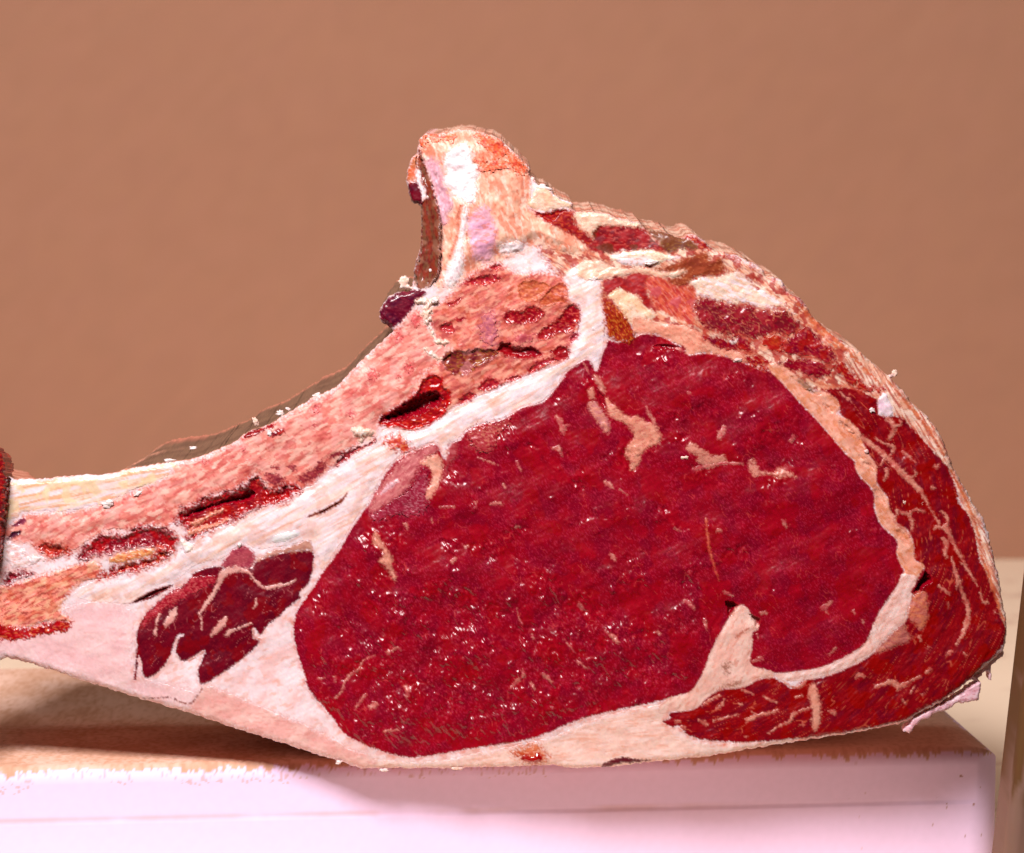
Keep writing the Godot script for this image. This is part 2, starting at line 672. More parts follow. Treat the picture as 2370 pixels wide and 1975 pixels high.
# ------------------------------------------------------------------ board, table, wall
func grid_mesh(nu: int, nv: int, place: Callable, colour: Callable, m: String) -> ArrayMesh:
	var V := PackedVector3Array()
	var C := PackedColorArray()
	var I := PackedInt32Array()
	for b in nv + 1:
		for a in nu + 1:
			var q: Vector3 = place.call(float(a) / nu, float(b) / nv)
			V.append(q)
			C.append(colour.call(q))
	for b in nv:
		for a in nu:
			var k := b * (nu + 1) + a
			I.append_array([k, k + 1, k + nu + 1, k + 1, k + nu + 2, k + nu + 1])
	var N := PackedVector3Array()
	N.resize(V.size())
	for i in range(0, I.size(), 3):
		var n := (V[I[i + 2]] - V[I[i]]).cross(V[I[i + 1]] - V[I[i]])
		for k in 3:
			N[I[i + k]] += n
	for i in N.size():
		N[i] = N[i].normalized()
	var arr := []
	arr.resize(Mesh.ARRAY_MAX)
	arr[Mesh.ARRAY_VERTEX] = V
	arr[Mesh.ARRAY_NORMAL] = N
	arr[Mesh.ARRAY_COLOR] = C
	arr[Mesh.ARRAY_INDEX] = I
	var am := ArrayMesh.new()
	am.add_surface_from_arrays(Mesh.PRIMITIVE_TRIANGLES, arr)
	am.surface_set_material(0, mats[m])
	return am

func mesh_node(called: String, m: Mesh, parent: Node) -> MeshInstance3D:
	var o := MeshInstance3D.new()
	o.name = called
	o.mesh = m
	parent.add_child(o, true)
	return o

const TABLE := -0.036

func build_setting() -> void:
	# wall
	var paint := lin(186, 136, 111, 0.95)
	var wall := mesh_node("wall", grid_mesh(240, 150, func(u: float, v: float) -> Vector3: return Vector3(lerpf(-0.9, 0.9, u), lerpf(0.9, -0.2, v), -0.605 + 0.0001 * nB.get_noise_2d(u * 90.0, v * 60.0)),
		func(q: Vector3) -> Color:
			var k := 1.0 + 0.02 * nD.get_noise_2d(q.x * 9.0, q.y * 9.0) + 0.03 * nA.get_noise_2d(q.x * 160.0, q.y * 160.0)
			return Color(paint.r * k, paint.g * k, paint.b * k), "wall"), self)
	wall.set_meta("kind", "structure")
	# tabletop: a slab with thickness
	var cream := lin(255, 232, 205, 1.0)
	var spot := lin(214, 160, 140, 0.86)
	var table := Node3D.new()
	table.name = "tabletop"
	add_child(table)
	table.set_meta("kind", "structure")
	mesh_node("surface", grid_mesh(220, 160, func(u: float, v: float) -> Vector3: return Vector3(lerpf(-0.6, 0.6, u), TABLE, lerpf(-0.6049, 0.055, v)),
		func(q: Vector3) -> Color: return cream.lerp(spot, 0.55 * ss(0.28, 0.5, nD.get_noise_2d(q.x * 45.0 + 3.0, q.z * 22.0))), "plastic"), table)
	var under := BoxMesh.new()
	under.size = Vector3(1.2, 0.03, 0.6598)
	var um := StandardMaterial3D.new()
	um.albedo_color = Color(0.72, 0.62, 0.5)
	under.material = um
	mesh_node("underside", under, table).position = Vector3(0, TABLE - 0.0165, -0.275)
	# white cutting board
	var board := Node3D.new()
	board.name = "cutting_board"
	add_child(board)
	tag(board, "thick white plastic cutting board with knife-scarred, brown-stained top edge under the beef", "cutting board")
	board.transform = Transform3D(Basis(Vector3.UP, deg_to_rad(5.6)), Vector3(0.0, TABLE, -0.0135))
	mesh_node("body", board_mesh(), board)
	# upright plank beside the board
	var plank := Node3D.new()
	plank.name = "upright_plank"
	add_child(plank)
	tag(plank, "upright plank, brown shade painted over its upper part, leaning beside the rounded corner of the white board", "plank")
	var shade_tan := lin(104, 70, 40)  # brown shade over the upper part, put into the colour
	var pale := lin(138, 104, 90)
	var hgt := 0.125
	var pl := mesh_node("board", plank_mesh(hgt, shade_tan, pale), plank)
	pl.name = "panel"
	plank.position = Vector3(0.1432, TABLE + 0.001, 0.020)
	plank.rotation.z = deg_to_rad(-5.4)

func plank_mesh(hgt: float, a: Color, b: Color) -> ArrayMesh:
	# outline ring in plan with rounded corners, swept up
	var ring := PackedVector2Array()
	var cx := [0.004, 0.046, 0.046, 0.004]
	var cz := [0.004, 0.004, -0.012, -0.012]
	for k in 4:
		for s in 7:
			var an := PI * 0.5 * (k - 2 + s / 6.0)
			var fx := 1.0 if k == 1 or k == 2 else -1.0
			var fz := 1.0 if k < 2 else -1.0
			var t := PI * 0.5 * s / 6.0
			var dx := cos(t) if (k % 2 == 0) else sin(t)
			var dz := sin(t) if (k % 2 == 0) else cos(t)
			ring.append(Vector2(cx[k] + 0.004 * fx * dx, cz[k] + 0.004 * fz * dz))
	ring.append(ring[0])
	var n := ring.size() - 1
	return grid_mesh(n, 90, func(u: float, v: float) -> Vector3:
		var q := ring[int(round(u * n))]
		var y := hgt * minf(v / 0.97, 1.0)
		var c := 1.0 if v <= 0.97 else 1.0 - (v - 0.97) / 0.03
		return Vector3(lerpf(0.025, q.x, c), y, lerpf(-0.004, q.y, c)),
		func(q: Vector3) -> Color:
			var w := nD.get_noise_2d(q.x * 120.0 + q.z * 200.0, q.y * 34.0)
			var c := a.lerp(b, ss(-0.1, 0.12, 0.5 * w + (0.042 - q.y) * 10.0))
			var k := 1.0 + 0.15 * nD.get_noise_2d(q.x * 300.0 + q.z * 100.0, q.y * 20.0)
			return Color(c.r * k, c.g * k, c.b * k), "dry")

func board_mesh() -> ArrayMesh:
	# profile from the back of the top, over the front edge, down the front and back underneath: [z, y]
	var pr := PackedVector2Array()
	var thick := -TABLE - 0.0002
	for i in 30:
		pr.append(Vector2(-0.15 + 0.09 * i / 30.0, thick))
	for i in 110:
		pr.append(Vector2(-0.06 + 0.0555 * i / 110.0, thick))
	for i in 9:
		var a := PI * 0.5 * i / 8.0
		pr.append(Vector2(-0.0045 + 0.0045 * sin(a), thick - 0.0045 + 0.0045 * cos(a)))
	for i in range(1, 30):
		pr.append(Vector2(0.0, thick - 0.0045 - 0.0102 * i / 30.0))
	for i in 9:
		var t := i / 8.0
		pr.append(Vector2(lerpf(0.0, 0.0003, ss(0.0, 1.0, t)) - 0.00008 * sin(PI * t), thick - 0.0147 - 0.0018 * t))
	for i in range(1, 24):
		pr.append(Vector2(0.0003, thick - 0.0165 - (thick - 0.0185) * i / 24.0))
	pr.append(Vector2(-0.001, 0.0))
	pr.append(Vector2(-0.149, 0.0))
	pr.append(Vector2(-0.15, 0.002))
	pr.append(pr[0])
	var right := 0.1535
	var n := pr.size() - 1
	var nx := 760
	var rr := 0.010
	var white := lin(245, 218, 252, 0.93)
	var stain := lin(206, 150, 112, 0.86)
	var deep := lin(170, 104, 70, 0.86)
	var pale := lin(240, 200, 180, 0.88)
	return grid_mesh(nx, n, func(u: float, v: float) -> Vector3:
		var x := right - 0.42 * pow(1.0 - u, 1.25) if u < 1.0 else right
		var q := pr[int(round(v * n))]
		var e := right - x
		var ins := 0.0
		if e < rr:
			ins = rr - sqrt(maxf(0.0, rr * rr - (rr - e) * (rr - e)))
		var z := minf(q.x, 0.0003 - ins)
		z = maxf(z, -0.15 + ins)
		var y := minf(q.y, thick - ins * 0.6)
		# knife scars across the front edge
		if q.x > -0.05 and q.y > thick - 0.006:
			y -= 0.00025 * ss(0.1, 0.5, nD.get_noise_2d(x * 520.0, q.x * 120.0)) * ss(0.02, -0.05, x)
		return Vector3(x, y, z),
		func(q: Vector3) -> Color:
			var down := thick - q.y
			var inn := -q.z
			var st := nD.get_noise_2d(q.x * 430.0 + 60.0 * q.y, (q.z + q.y) * 300.0)
			var big := nB.get_noise_2d(q.x * 40.0, q.z * 30.0 + 8.0)
			# the top is stained and cut up as far as the knife reaches; past the worn edge only single scars hold stain
			var worn := maxf(0.0006, 0.0013 + 0.0014 * big + 0.0018 * st)
			var c := white
			if down < worn + 0.0002 and inn > -0.001:
				c = pale.lerp(stain, (0.30 + 0.30 * ss(0.06, -0.04, q.x)) * ss(-0.5, 0.45, 0.6 * st + 0.7 * big + 0.1))
				c = c.lerp(deep, 0.18 * ss(0.1, 0.4, st + 0.3 * big))
			elif down < 0.0052 + 0.004 * big and q.x < 0.02:
				var scar := nC.get_noise_2d(q.x * 900.0 + 5.0, q.y * 420.0)
				c = c.lerp(stain, 0.5 * ss(0.22, 0.38, scar + 0.2 * big))
			# dirt lodged in the groove
			var gr := absf(down - 0.0152)
			if inn < 0.004 and inn > -0.01:
				c = c.lerp(stain, 0.35 * ss(0.0016, 0.0002, gr) * ss(-0.35, 0.45, nD.get_noise_2d(q.x * 22.0, 4.0) + 0.1) * ss(0.12, 0.02, q.x))
				c = c.lerp(deep, 0.8 * ss(0.70, 0.74, nC.get_noise_2d(q.x * 420.0 + 3.0, q.y * 420.0)) * ss(0.10, 0.13, q.x))
			var k := 1.0 + 0.03 * nD.get_noise_2d(q.x * 300.0, (q.y + q.z) * 300.0)
			return Color(c.r * k, c.g * k, c.b * k), "plastic")

# ------------------------------------------------------------------ the beef
func build_roast() -> void:
	roast = Node3D.new()
	roast.name = "beef_rib_section"
	add_child(roast)
	roast.transform = Transform3D(Basis(Vector3.RIGHT, deg_to_rad(-LEAN)), Vector3.ZERO)
	tag(roast, "thick raw bone-in beef rib section standing on the white board, cut face forward", "beef")
	lay_out()
	# pass 1: outlines, then heights and colours
	for n in parts.size():
		parts[n].seed = fmod(n * 17.37, 91.0)
		field(parts[n], 10 if parts[n].o.has("bleed") or parts[n].o.get("e", 2.0) > 8.0 else 5)
	print("outlines ", Time.get_ticks_msec() - t0)
	for n in parts.size():
		var p: Dictionary = parts[n]
		if n == 0:
			start_face(p)
		elif p.o.has("depth"):
			free_shape(p)
		else:
			shape(p)
	print("heights ", Time.get_ticks_msec() - t0)
	# pass 2: meshes
	var nodes := []
	for n in parts.size():
		var p: Dictionary = parts[n]
		var m := mesh_of(p)
		var o := MeshInstance3D.new()
		o.name = p.name
		o.mesh = m
		if p.o.has("label"):
			o.set_meta("label", p.o.label)
		nodes.append(o)
		var par: int = p.parent
		# thing > part > sub-part, no deeper
		while par > 0 and parts[par].parent > 0:
			par = parts[par].parent
		(roast if par <= 0 else nodes[par]).add_child(o, true)
		if p.has("outer"):
			mesh_node("outer_surface" if n == 0 else "edge", p.outer, roast if n == 0 else o)
	print("meshes ", Time.get_ticks_msec() - t0)
	crumbs()

func start_face(p: Dictionary) -> void:
	GI0 = p.i0
	GJ0 = p.j0
	GW = p.w
	GH = p.h
	BD = p.D
	G.resize(GW * GH)
	GC.resize(GW * GH)
	COVER.resize(GW * GH)
	for c: Dictionary in parts:
		if c == p or c.o.has("depth") or c.parent > 0 or c.o.get("mix", 1.0) < 1.0:
			continue
		for j in c.h:
			var gj: int = j + c.j0 - GJ0
			if gj < 0 or gj >= GH:
				continue
			for i in c.w:
				var gi: int = i + c.i0 - GI0
				if gi >= 0 and gi < GW:
					COVER[gj * GW + gi] = maxf(COVER[gj * GW + gi], c.D[j * c.w + i])
	var rr: float = p.o.round
	for j in GH:
		for i in GW:
			var k := j * GW + i
			var x := (i + GI0) * R
			var y := (j + GJ0) * R
			var b := 5.0 * nA.get_noise_2d(x / 210.0, y / 190.0) + 1.6 * nA.get_noise_2d(x / 60.0, y / 60.0) + 0.5 * nC.get_noise_2d(x / 17.0, y / 17.0)
			# long shallow furrows of the fat along the rib
			b += 0.35 * nB.get_noise_2d((x * 0.88 - y * 0.47) / 120.0, (x * 0.47 + y * 0.88) / 13.0)
			var d := BD[k]
			if d < rr:
				var t := clampf(1.0 - d / rr, 0.0, 1.0)
				b -= rr * (1.0 - sqrt(maxf(0.0, 1.0 - t * t)))
			if d < 0.0:
				b = minf(b, -rr) + d * 4.0
			G[k] = b
			if d > -8.0 and COVER[k] < 30.0:
				GC[k] = tint(p, x, y, d)
	p.H = G.duplicate()
	var low := PackedFloat32Array()
	low.resize(GW * GH)
	p.LOW = low

# a scrap that stands free of the face
func free_shape(p: Dictionary) -> void:
	var o: Dictionary = p.o
	var hh := PackedFloat32Array()
	hh.resize(p.w * p.h)
	var low := PackedFloat32Array()
	low.resize(p.w * p.h)
	var rr: float = o.get("round", 6.0)
	for j in p.h:
		for i in p.w:
			var k: int = j * p.w + i
			var x: float = (i + p.i0) * R
			var y: float = (j + p.j0) * R
			var d: float = p.D[k]
			var t := clampf(1.0 - d / rr, 0.0, 1.0)
			hh[k] = o.get("z", 0.0) + relief(o, x, y) - rr * (1.0 - sqrt(maxf(0.0, 1.0 - t * t)))
	o.round = rr - o.get("z", 0.0)
	p.H = hh
	p.LOW = low

func lay_out() -> void:
	var FAT := lin(250, 202, 200)
	var WHITE := lin(255, 228, 232)
	var CREAM := lin(255, 214, 190)
	var PEACH := lin(244, 168, 142)
	var SALMON := lin(232, 140, 116)
	var ORANGE := lin(222, 104, 62)
	var RED := lin(176, 10, 22)
	var MEAT := lin(168, 6, 34)
	var MEAT2 := lin(146, 2, 34)
	var DARK := lin(112, 6, 34)
	var PURPLE := lin(70, 4, 44)
	var BROWN := lin(140, 58, 30)
	var BONE := lin(226, 122, 108)
	var BONE2 := lin(238, 158, 142)
	var LAV := lin(226, 176, 200)
	var MARB := lin(226, 140, 122)
	var MEMB := lin(120, 92, 72)
	var MEMB2 := lin(84, 60, 50)

	var membrane_wall := func(x: float, y: float, dd: float) -> Color:
		var n := nD.get_noise_2d((x * 0.85 - y * 0.5) / 70.0, dd / 16.0 + y / 40.0)
		var c := FAT.lerp(ORANGE, 0.75 * ss(-0.15, 0.25, n))
		if x < 975.0 and y < 1300.0 and y > 600.0:
			n = nC.get_noise_2d((x * 0.85 - y * 0.5) / 150.0, dd / 40.0)
			c = PEACH.lerp(MEMB, ss(3.0, 12.0, dd + 6.0 * n))
			c = c.lerp(MEMB2, 0.8 * ss(-0.1, 0.4, n) * ss(10.0, 30.0, dd))
			c = c.lerp(PEACH, ss(0.0, -0.14, (x - 330.0) / 600.0 + 0.2 * n))
			c = c.lerp(SALMON, ss(430.0, 480.0, dd + 40.0 * n))
		elif y < 1500.0 and x > 1000.0:
			c = CREAM.lerp(SALMON, ss(-0.3, 0.4, nC.get_noise_2d(x / 70.0 + y / 90.0, dd / 110.0)))
			c = c.lerp(BROWN, 0.7 * ss(0.05, 0.35, nD.get_noise_2d(x / 80.0 + 5.0, y / 120.0 + dd / 90.0)))
		return c

	# 0: the fat body; everything else lies in it
	var base := PackedVector2Array()
	for q: Vector2 in [Vector2(-70, 1108), Vector2(14, 1111), Vector2(91, 1109), Vector2(171, 1101), Vector2(229, 1100), Vector2(281, 1088), Vector2(320, 1082), Vector2(370, 1072), Vector2(420, 1066), Vector2(467, 1053), Vector2(533, 1023), Vector2(560, 1003), Vector2(613, 983), Vector2(653, 960), Vector2(717, 920), Vector2(767, 897), Vector2(817, 847), Vector2(857, 807), Vector2(890, 777), Vector2(905, 762), Vector2(880, 742), Vector2(872, 722), Vector2(891, 687), Vector2(920, 671), Vector2(948, 666),
			Vector2(955, 617), Vector2(969, 564), Vector2(971, 500), Vector2(969, 470), Vector2(950, 459), Vector2(939, 425), Vector2(937, 402), Vector2(948, 358), Vector2(962, 343), Vector2(968, 312), Vector2(985, 301), Vector2(1028, 297), Vector2(1055, 290), Vector2(1090, 292), Vector2(1129, 301), Vector2(1163, 315), Vector2(1181, 336), Vector2(1204, 356), Vector2(1225, 379), Vector2(1229, 397), Vector2(1238, 411), Vector2(1252, 422), Vector2(1273, 429), Vector2(1291, 447), Vector2(1323, 461), Vector2(1327, 475),
			Vector2(1336, 482), Vector2(1360, 483), Vector2(1396, 483), Vector2(1428, 495), Vector2(1483, 508), Vector2(1499, 522), Vector2(1551, 534), Vector2(1584, 544), Vector2(1604, 534), Vector2(1638, 552), Vector2(1657, 571), Vector2(1707, 584), Vector2(1734, 596), Vector2(1772, 616), Vector2(1783, 634), Vector2(1800, 636), Vector2(1819, 645), Vector2(1833, 668), Vector2(1869, 692), Vector2(1894, 732), Vector2(1924, 757), Vector2(1974, 796), Vector2(2002, 812), Vector2(2027, 834), Vector2(2060, 862),
			Vector2(2084, 884), Vector2(2107, 908), Vector2(2123, 930), Vector2(2157, 961), Vector2(2180, 989), Vector2(2190, 1004), Vector2(2205, 1041), Vector2(2226, 1092), Vector2(2256, 1144), Vector2(2270, 1172), Vector2(2292, 1203), Vector2(2306, 1247), Vector2(2313, 1281), Vector2(2327, 1336), Vector2(2338, 1396), Vector2(2347, 1449), Vector2(2345, 1490), Vector2(2336, 1515), Vector2(2299, 1549), Vector2(2269, 1574), Vector2(2233, 1606), Vector2(2187, 1638), Vector2(2141, 1661), Vector2(2119, 1677), Vector2(2091, 1686), Vector2(2018, 1701), Vector2(1959, 1711), Vector2(1890, 1722),
			Vector2(1854, 1728), Vector2(1786, 1738), Vector2(1706, 1751), Vector2(1620, 1764), Vector2(1530, 1773), Vector2(1450, 1784), Vector2(1395, 1788), Vector2(1340, 1790), Vector2(1313, 1789), Vector2(1279, 1783), Vector2(1164, 1787), Vector2(1050, 1790), Vector2(960, 1790), Vector2(898, 1790), Vector2(830, 1790), Vector2(783, 1775), Vector2(720, 1756), Vector2(660, 1735), Vector2(540, 1698), Vector2(429, 1661), Vector2(313, 1627), Vector2(206, 1593), Vector2(73, 1550), Vector2(0, 1531), Vector2(-70, 1512)]:
		base.append(q)
	piece("fat_layer", -1, base, [FAT, WHITE, PEACH, WHITE], {"base": true, "depth": 500.0, "round": 15.0, "warp": 2.2, "mat": "fat", "lam": 60.0, "str": 2.0, "ang": -0.45, "bias": 0.02, "fl": 0.30, "fmix": 0.45, "flam": 16.0, "wall": membrane_wall, "wallmat": "membrane"})

	# ---- the kinds of fat that show between the muscles
	var zone := PackedVector2Array()
	for a: Array in [[1330, 476], [1500, 515], [1660, 566], [1780, 626], [1870, 690], [1980, 796], [2080, 880], [2100, 960], [1990, 960], [1860, 890], [1720, 840], [1560, 780], [1440, 740], [1380, 690], [1300, 640], [1250, 560]]:
		zone.append(Vector2(a[0], a[1]))
	piece("back_fat", 0, zone, [lin(240, 160, 128), CREAM, lin(206, 84, 50), lin(178, 40, 34)], {"bias4": 0.10, "lam4": 30.0, "mix4": 0.85, "streak": lin(158, 26, 26), "smix": 0.6, "slam": 12.0, "e": 14.0, "lift": 1.0, "ang": 0.6, "str": 3.0, "lam": 22.0, "fl": 0.2, "fmix": 0.65, "flam": 11.0, "fstr": 3.0, "rel": 1.6})
	zone = PackedVector2Array()
	for a: Array in [[1990, 800], [2070, 866], [2130, 930], [2190, 1000], [2230, 1095], [2275, 1180], [2312, 1280], [2335, 1380], [2350, 1470], [2330, 1480], [2290, 1340], [2250, 1200], [2200, 1090], [2120, 1000], [2030, 920], [1960, 850]]:
		zone.append(Vector2(a[0], a[1]))
	piece("outer_fat", 0, zone, [lin(250, 196, 172), lin(255, 220, 202), lin(200, 78, 46), lin(240, 166, 136)], {"streak": lin(166, 44, 34), "smix": 0.6, "slam": 7.0, "slen": 90.0, "e": 8.0, "lift": 1.0, "ang": 1.05, "str": 6.0, "lam": 12.0, "fl": 0.12, "fmix": 0.75, "flam": 8.0, "fstr": 9.0, "rel": 1.6, "rstr": 6.0})
	zone = PackedVector2Array()
	for a: Array in [[-60, 1480], [60, 1450], [180, 1400], [290, 1420], [300, 1560], [400, 1600], [470, 1620], [620, 1700], [780, 1765], [640, 1722], [420, 1652], [200, 1584], [-60, 1508]]:
		zone.append(Vector2(a[0], a[1]))
	piece("apron_fat", 0, zone, [lin(244, 192, 194), lin(248, 204, 204), lin(238, 172, 170)], {"e": 26.0, "lift": 0.6, "lam": 70.0, "fl": 0.36, "fmix": 0.4, "flam": 14.0, "rel": 0.7})
	zone = PackedVector2Array()
	for a: Array in [[900, 1772], [1000, 1774], [1120, 1750], [1260, 1722], [1400, 1668], [1540, 1640], [1560, 1690], [1640, 1728], [1800, 1730], [1620, 1762], [1400, 1786], [1200, 1786], [960, 1788], [840, 1788], [820, 1760]]:
		zone.append(Vector2(a[0], a[1]))
	piece("lower_fat", 0, zone, [lin(248, 196, 180), lin(254, 216, 206), lin(240, 166, 140), lin(252, 210, 196)], {"e": 16.0, "lift": 1.0, "ang": -0.12, "str": 7.0, "lam": 14.0, "fl": 0.26, "fmix": 0.55, "flam": 8.0, "fstr": 9.0, "rel": 1.2, "rstr": 7.0})

	# ---- the big muscles
	var eye := PackedVector2Array()
	for a: Array in [[1383, 856], [1396, 817], [1405, 799], [1412, 786], [1440, 790], [1474, 778], [1501, 769], [1536, 776], [1570, 794], [1588, 806], [1600, 819], [1634, 815], [1673, 819], [1707, 829], [1730, 838], [1769, 854], [1791, 858], [1828, 895], [1860, 931], [1894, 966], [1924, 1000], [1965, 1048], [1988, 1069], [1991, 1087], [2004, 1108], [2027, 1131], [2036, 1149], [2036, 1179], [2045, 1208], [2059, 1227], [2082, 1247], [2091, 1263], [2087, 1284], [2096, 1309], [2105, 1327], [2099, 1344], [2080, 1378], [2050, 1421], [2034, 1458], [2020, 1490], [2004, 1508], [1970, 1529], [1924, 1549], [1890, 1558], [1854, 1563], [1813, 1567], [1790, 1563], [1749, 1551], [1740, 1533], [1745, 1510], [1745, 1478], [1749, 1467], [1761, 1457], [1740, 1428], [1733, 1412], [1719, 1406], [1706, 1421], [1687, 1451], [1665, 1492], [1649, 1528], [1639, 1556], [1623, 1585], [1603, 1611], [1557, 1624], [1511, 1636], [1461, 1646], [1393, 1661], [1336, 1677], [1290, 1697], [1244, 1715], [1187, 1729], [1119, 1738], [1049, 1750], [980, 1761], [934, 1763], [889, 1752], [834, 1731], [788, 1704], [767, 1674], [740, 1642], [710, 1606], [697, 1565], [685, 1528], [676, 1491], [673, 1457], [680, 1422], [702, 1388], [719, 1365], [737, 1333], [767, 1295], [786, 1266], [809, 1227], [836, 1186], [850, 1169], [864, 1142], [896, 1087], [925, 1060], [969, 1039], [1005, 1028], [1020, 1052], [1033, 1069], [1041, 1030], [1063, 1019], [1079, 998], [1115, 982], [1159, 973], [1181, 961], [1209, 943], [1254, 931], [1277, 909], [1300, 881], [1315, 857], [1346, 835], [1362, 829], [1373, 838]]:
		eye.append(Vector2(a[0], a[1]))
	var EYE := piece("rib_eye_muscle", 0, eye, [lin(152, 0, 30), lin(136, 0, 34), lin(186, 46, 72), lin(160, 0, 22)], {"eye": true, "bleed": lin(232, 112, 84), "mat": "muscle", "lift": 14.0, "r": 60.0, "warp": 1.6, "rel": 1.0, "rlam": 7.0, "rstr": 2.2, "ang": 1.02, "lam": 60.0, "str": 1.6, "vein": lin(196, 60, 60), "vlen": 60.0, "vlam": 24.0, "vfl": 0.18, "fl": 0.27, "fmix": 0.5, "flam": 4.6, "fstr": 2.3, "lam4": 110.0, "mix4": 0.7})  # pale flecks: partly wet glints put into the colour, partly connective tissue
	var cap := tl(1700, 600, [960, 1330, 1040, 1400, 1100, 1480, 1110, 1560, 1250, 1700])
	cap.append_array(tl(1890, 950, [480, 270, 540, 400, 580, 470, 640, 570, 645, 700, 690, 800, 770, 900, 780, 1010, 830, 1100, 870, 1180, 970, 1230, 1030, 1370, 1040, 1530, 1140, 1610]))
	cap.append_array(tl(1890, 1300, [1080, 220, 1010, 340, 970, 540, 950, 610, 870, 700, 700, 880, 550, 1000, 450, 1060, 200, 1170, 50, 1210]))
	cap.append_array(tl(1420, 1350, [1980, 1010, 1860, 1100, 1750, 1040, 1640, 990, 1500, 1005, 1380, 1070, 1250, 1100, 1110, 1105, 960, 1200, 830, 1310, 600, 1340, 595, 1400, 520, 1440, 600, 1490, 690, 1490, 760, 1560, 880, 1610, 1100, 1645, 1400, 1650, 1700, 1630, 2100, 1598]))
	for a: Array in [[1959, 1706], [2018, 1696], [2091, 1681], [2119, 1671], [2141, 1656], [2187, 1632], [2233, 1600], [2263, 1578], [2293, 1546], [2328, 1513], [2341, 1490], [2342, 1462], [2331, 1428], [2313, 1369], [2297, 1330], [2281, 1300], [2276, 1264], [2265, 1224], [2253, 1192], [2233, 1165], [2229, 1137], [2217, 1105], [2203, 1078], [2180, 1053], [2153, 1021], [2130, 998], [2107, 973], [2089, 964], [2050, 961], [2043, 945], [2040, 925], [2020, 912], [1997, 902], [1958, 897]]:
		cap.append(Vector2(a[0], a[1]))
	var CAP := piece("cap_muscle", 0, cap, [lin(142, 0, 18), lin(120, 0, 26), lin(178, 34, 26), lin(150, 0, 9)], {"bleed": lin(226, 100, 70), "mat": "muscle", "lift": 4.0, "r": 20.0, "warp": 2.2, "rel": 1.2, "rlam": 8.0, "rstr": 6.0, "ang": 1.1, "bend": true, "vein": lin(206, 92, 66), "vlen": 110.0, "vlam": 24.0, "vfl": -0.05, "lam": 26.0, "str": 3.4, "fl": 0.36, "fmix": 0.6, "flam": 5.0, "fstr": 4.0, "lam4": 70.0})

	# ---- bones
	var rib := tl(0, 1020, [-300, 900, 60, 850, 200, 760, 450, 740, 700, 730, 1000, 650, 1300, 520, 1650, 380, 1760, 230, 2050, 170])
	for a: Array in [[500, 1043], [533, 1027], [562, 1006], [614, 986], [654, 963], [718, 924], [768, 900], [818, 851], [858, 811], [891, 781], [920, 750], [946, 722], [962, 706]]:
		rib.append(Vector2(a[0], a[1]))
	rib.append_array(tl(820, 600, [700, 560, 735, 640, 790, 740, 830, 820, 980, 840, 960, 920, 880, 1000, 800, 1080, 700, 1140, 680, 1200, 620, 1300, 560, 1400, 340, 1540, 240, 1620]))
	rib.append_array(tl(420, 900, [1990, 330, 1960, 480, 1880, 500, 1760, 570, 1640, 620, 1540, 740, 1440, 860, 1320, 960, 1200, 1020, 1060, 970, 900, 1030, 740, 880, 600, 960, 480, 1030, 250, 1080, 80, 1180, 0, 1210]))
	rib.append_array(tl(0, 1020, [1780, 690, 1720, 830, 1640, 880, 1560, 880, 1400, 870, 1240, 920, 1060, 910, 900, 980, 820, 1040, 740, 1100, 640, 1150, 500, 1210, 400, 1210, 330, 1100, 180, 1050, 60, 1020, -300, 1000]))
	var RIB := piece("rib_bone", 0, rib, [BONE, BONE2, lin(206, 76, 80), lin(240, 160, 150)], {"e": 8.0, "slen": 120.0, "smix2": 0.75, "streak": lin(192, 56, 54), "smix": 0.55, "streak2": lin(246, 190, 172), "slam": 22.0, "mat": "bone", "lift": 9.0, "r": 36.0, "rel": 1.3, "ang": -0.5, "lam": 40.0, "str": 2.6, "fl": 0.33, "fmix": 0.6, "flam": 13.0, "fstr": 1.5, "warp": 5.0, "wlam": 26.0})
	var lowrib := tl(0, 850, [-140, 1200, 0, 1190, 200, 1130, 450, 1060, 520, 1085, 500, 1150, 420, 1170, 330, 1250, 300, 1330, 360, 1390, 250, 1385, 100, 1420, -140, 1430], 2.3333)
	var LOWRIB := piece("rib_bone", 0, lowrib, [lin(236, 130, 110), lin(246, 162, 138), lin(170, 40, 40), ORANGE], {"e": 8.0, "streak": lin(190, 56, 44), "smix": 0.75, "streak2": lin(250, 190, 150), "mat": "bone", "lift": 4.0, "rel": 2.4, "ang": -0.45, "lam": 30.0, "str": 2.0, "fl": 0.28, "fmix": 0.7, "flam": 9.0, "lam4": 40.0, "mix4": 0.5})
	var feather := tl(900, 260, [330, 215, 560, 165, 680, 135, 830, 145, 1000, 185, 1150, 245, 1230, 345, 1330, 425, 1415, 525, 1435, 610, 1440, 700, 1440, 840, 1420, 930, 1500, 1000, 1700, 1130, 1900, 1240, 2050, 1370, 1900, 1420, 1700, 1370, 1500, 1330, 1400, 1400, 1300, 1420, 1100, 1490, 1020, 1510, 900, 1570, 760, 1690, 700, 1760, 540, 1760, 440, 1740, 500, 1580, 505, 1300, 500, 1040, 470, 900, 440, 760, 400, 620, 350, 480, 300, 350])
	var FEA := piece("feather_bone", 0, feather, [lin(242, 164, 136), lin(246, 190, 160), lin(222, 100, 66), lin(236, 140, 112)], {"e": 8.0, "streak": lin(230, 116, 84), "smix": 0.4, "streak2": lin(254, 218, 198), "slam": 22.0, "ang": 1.3, "mat": "bone", "lift": 36.0, "r": 55.0, "rel": 2.2, "rlam": 18.0, "lam": 34.0, "fl": 0.32, "fmix": 0.55, "flam": 12.0})
	var vert := tl(820, 600, [760, 480, 820, 450, 900, 400, 1000, 300, 1060, 230, 1250, 80, 1400, 40, 1500, 50, 1700, 130, 1900, 110, 2100, 160])
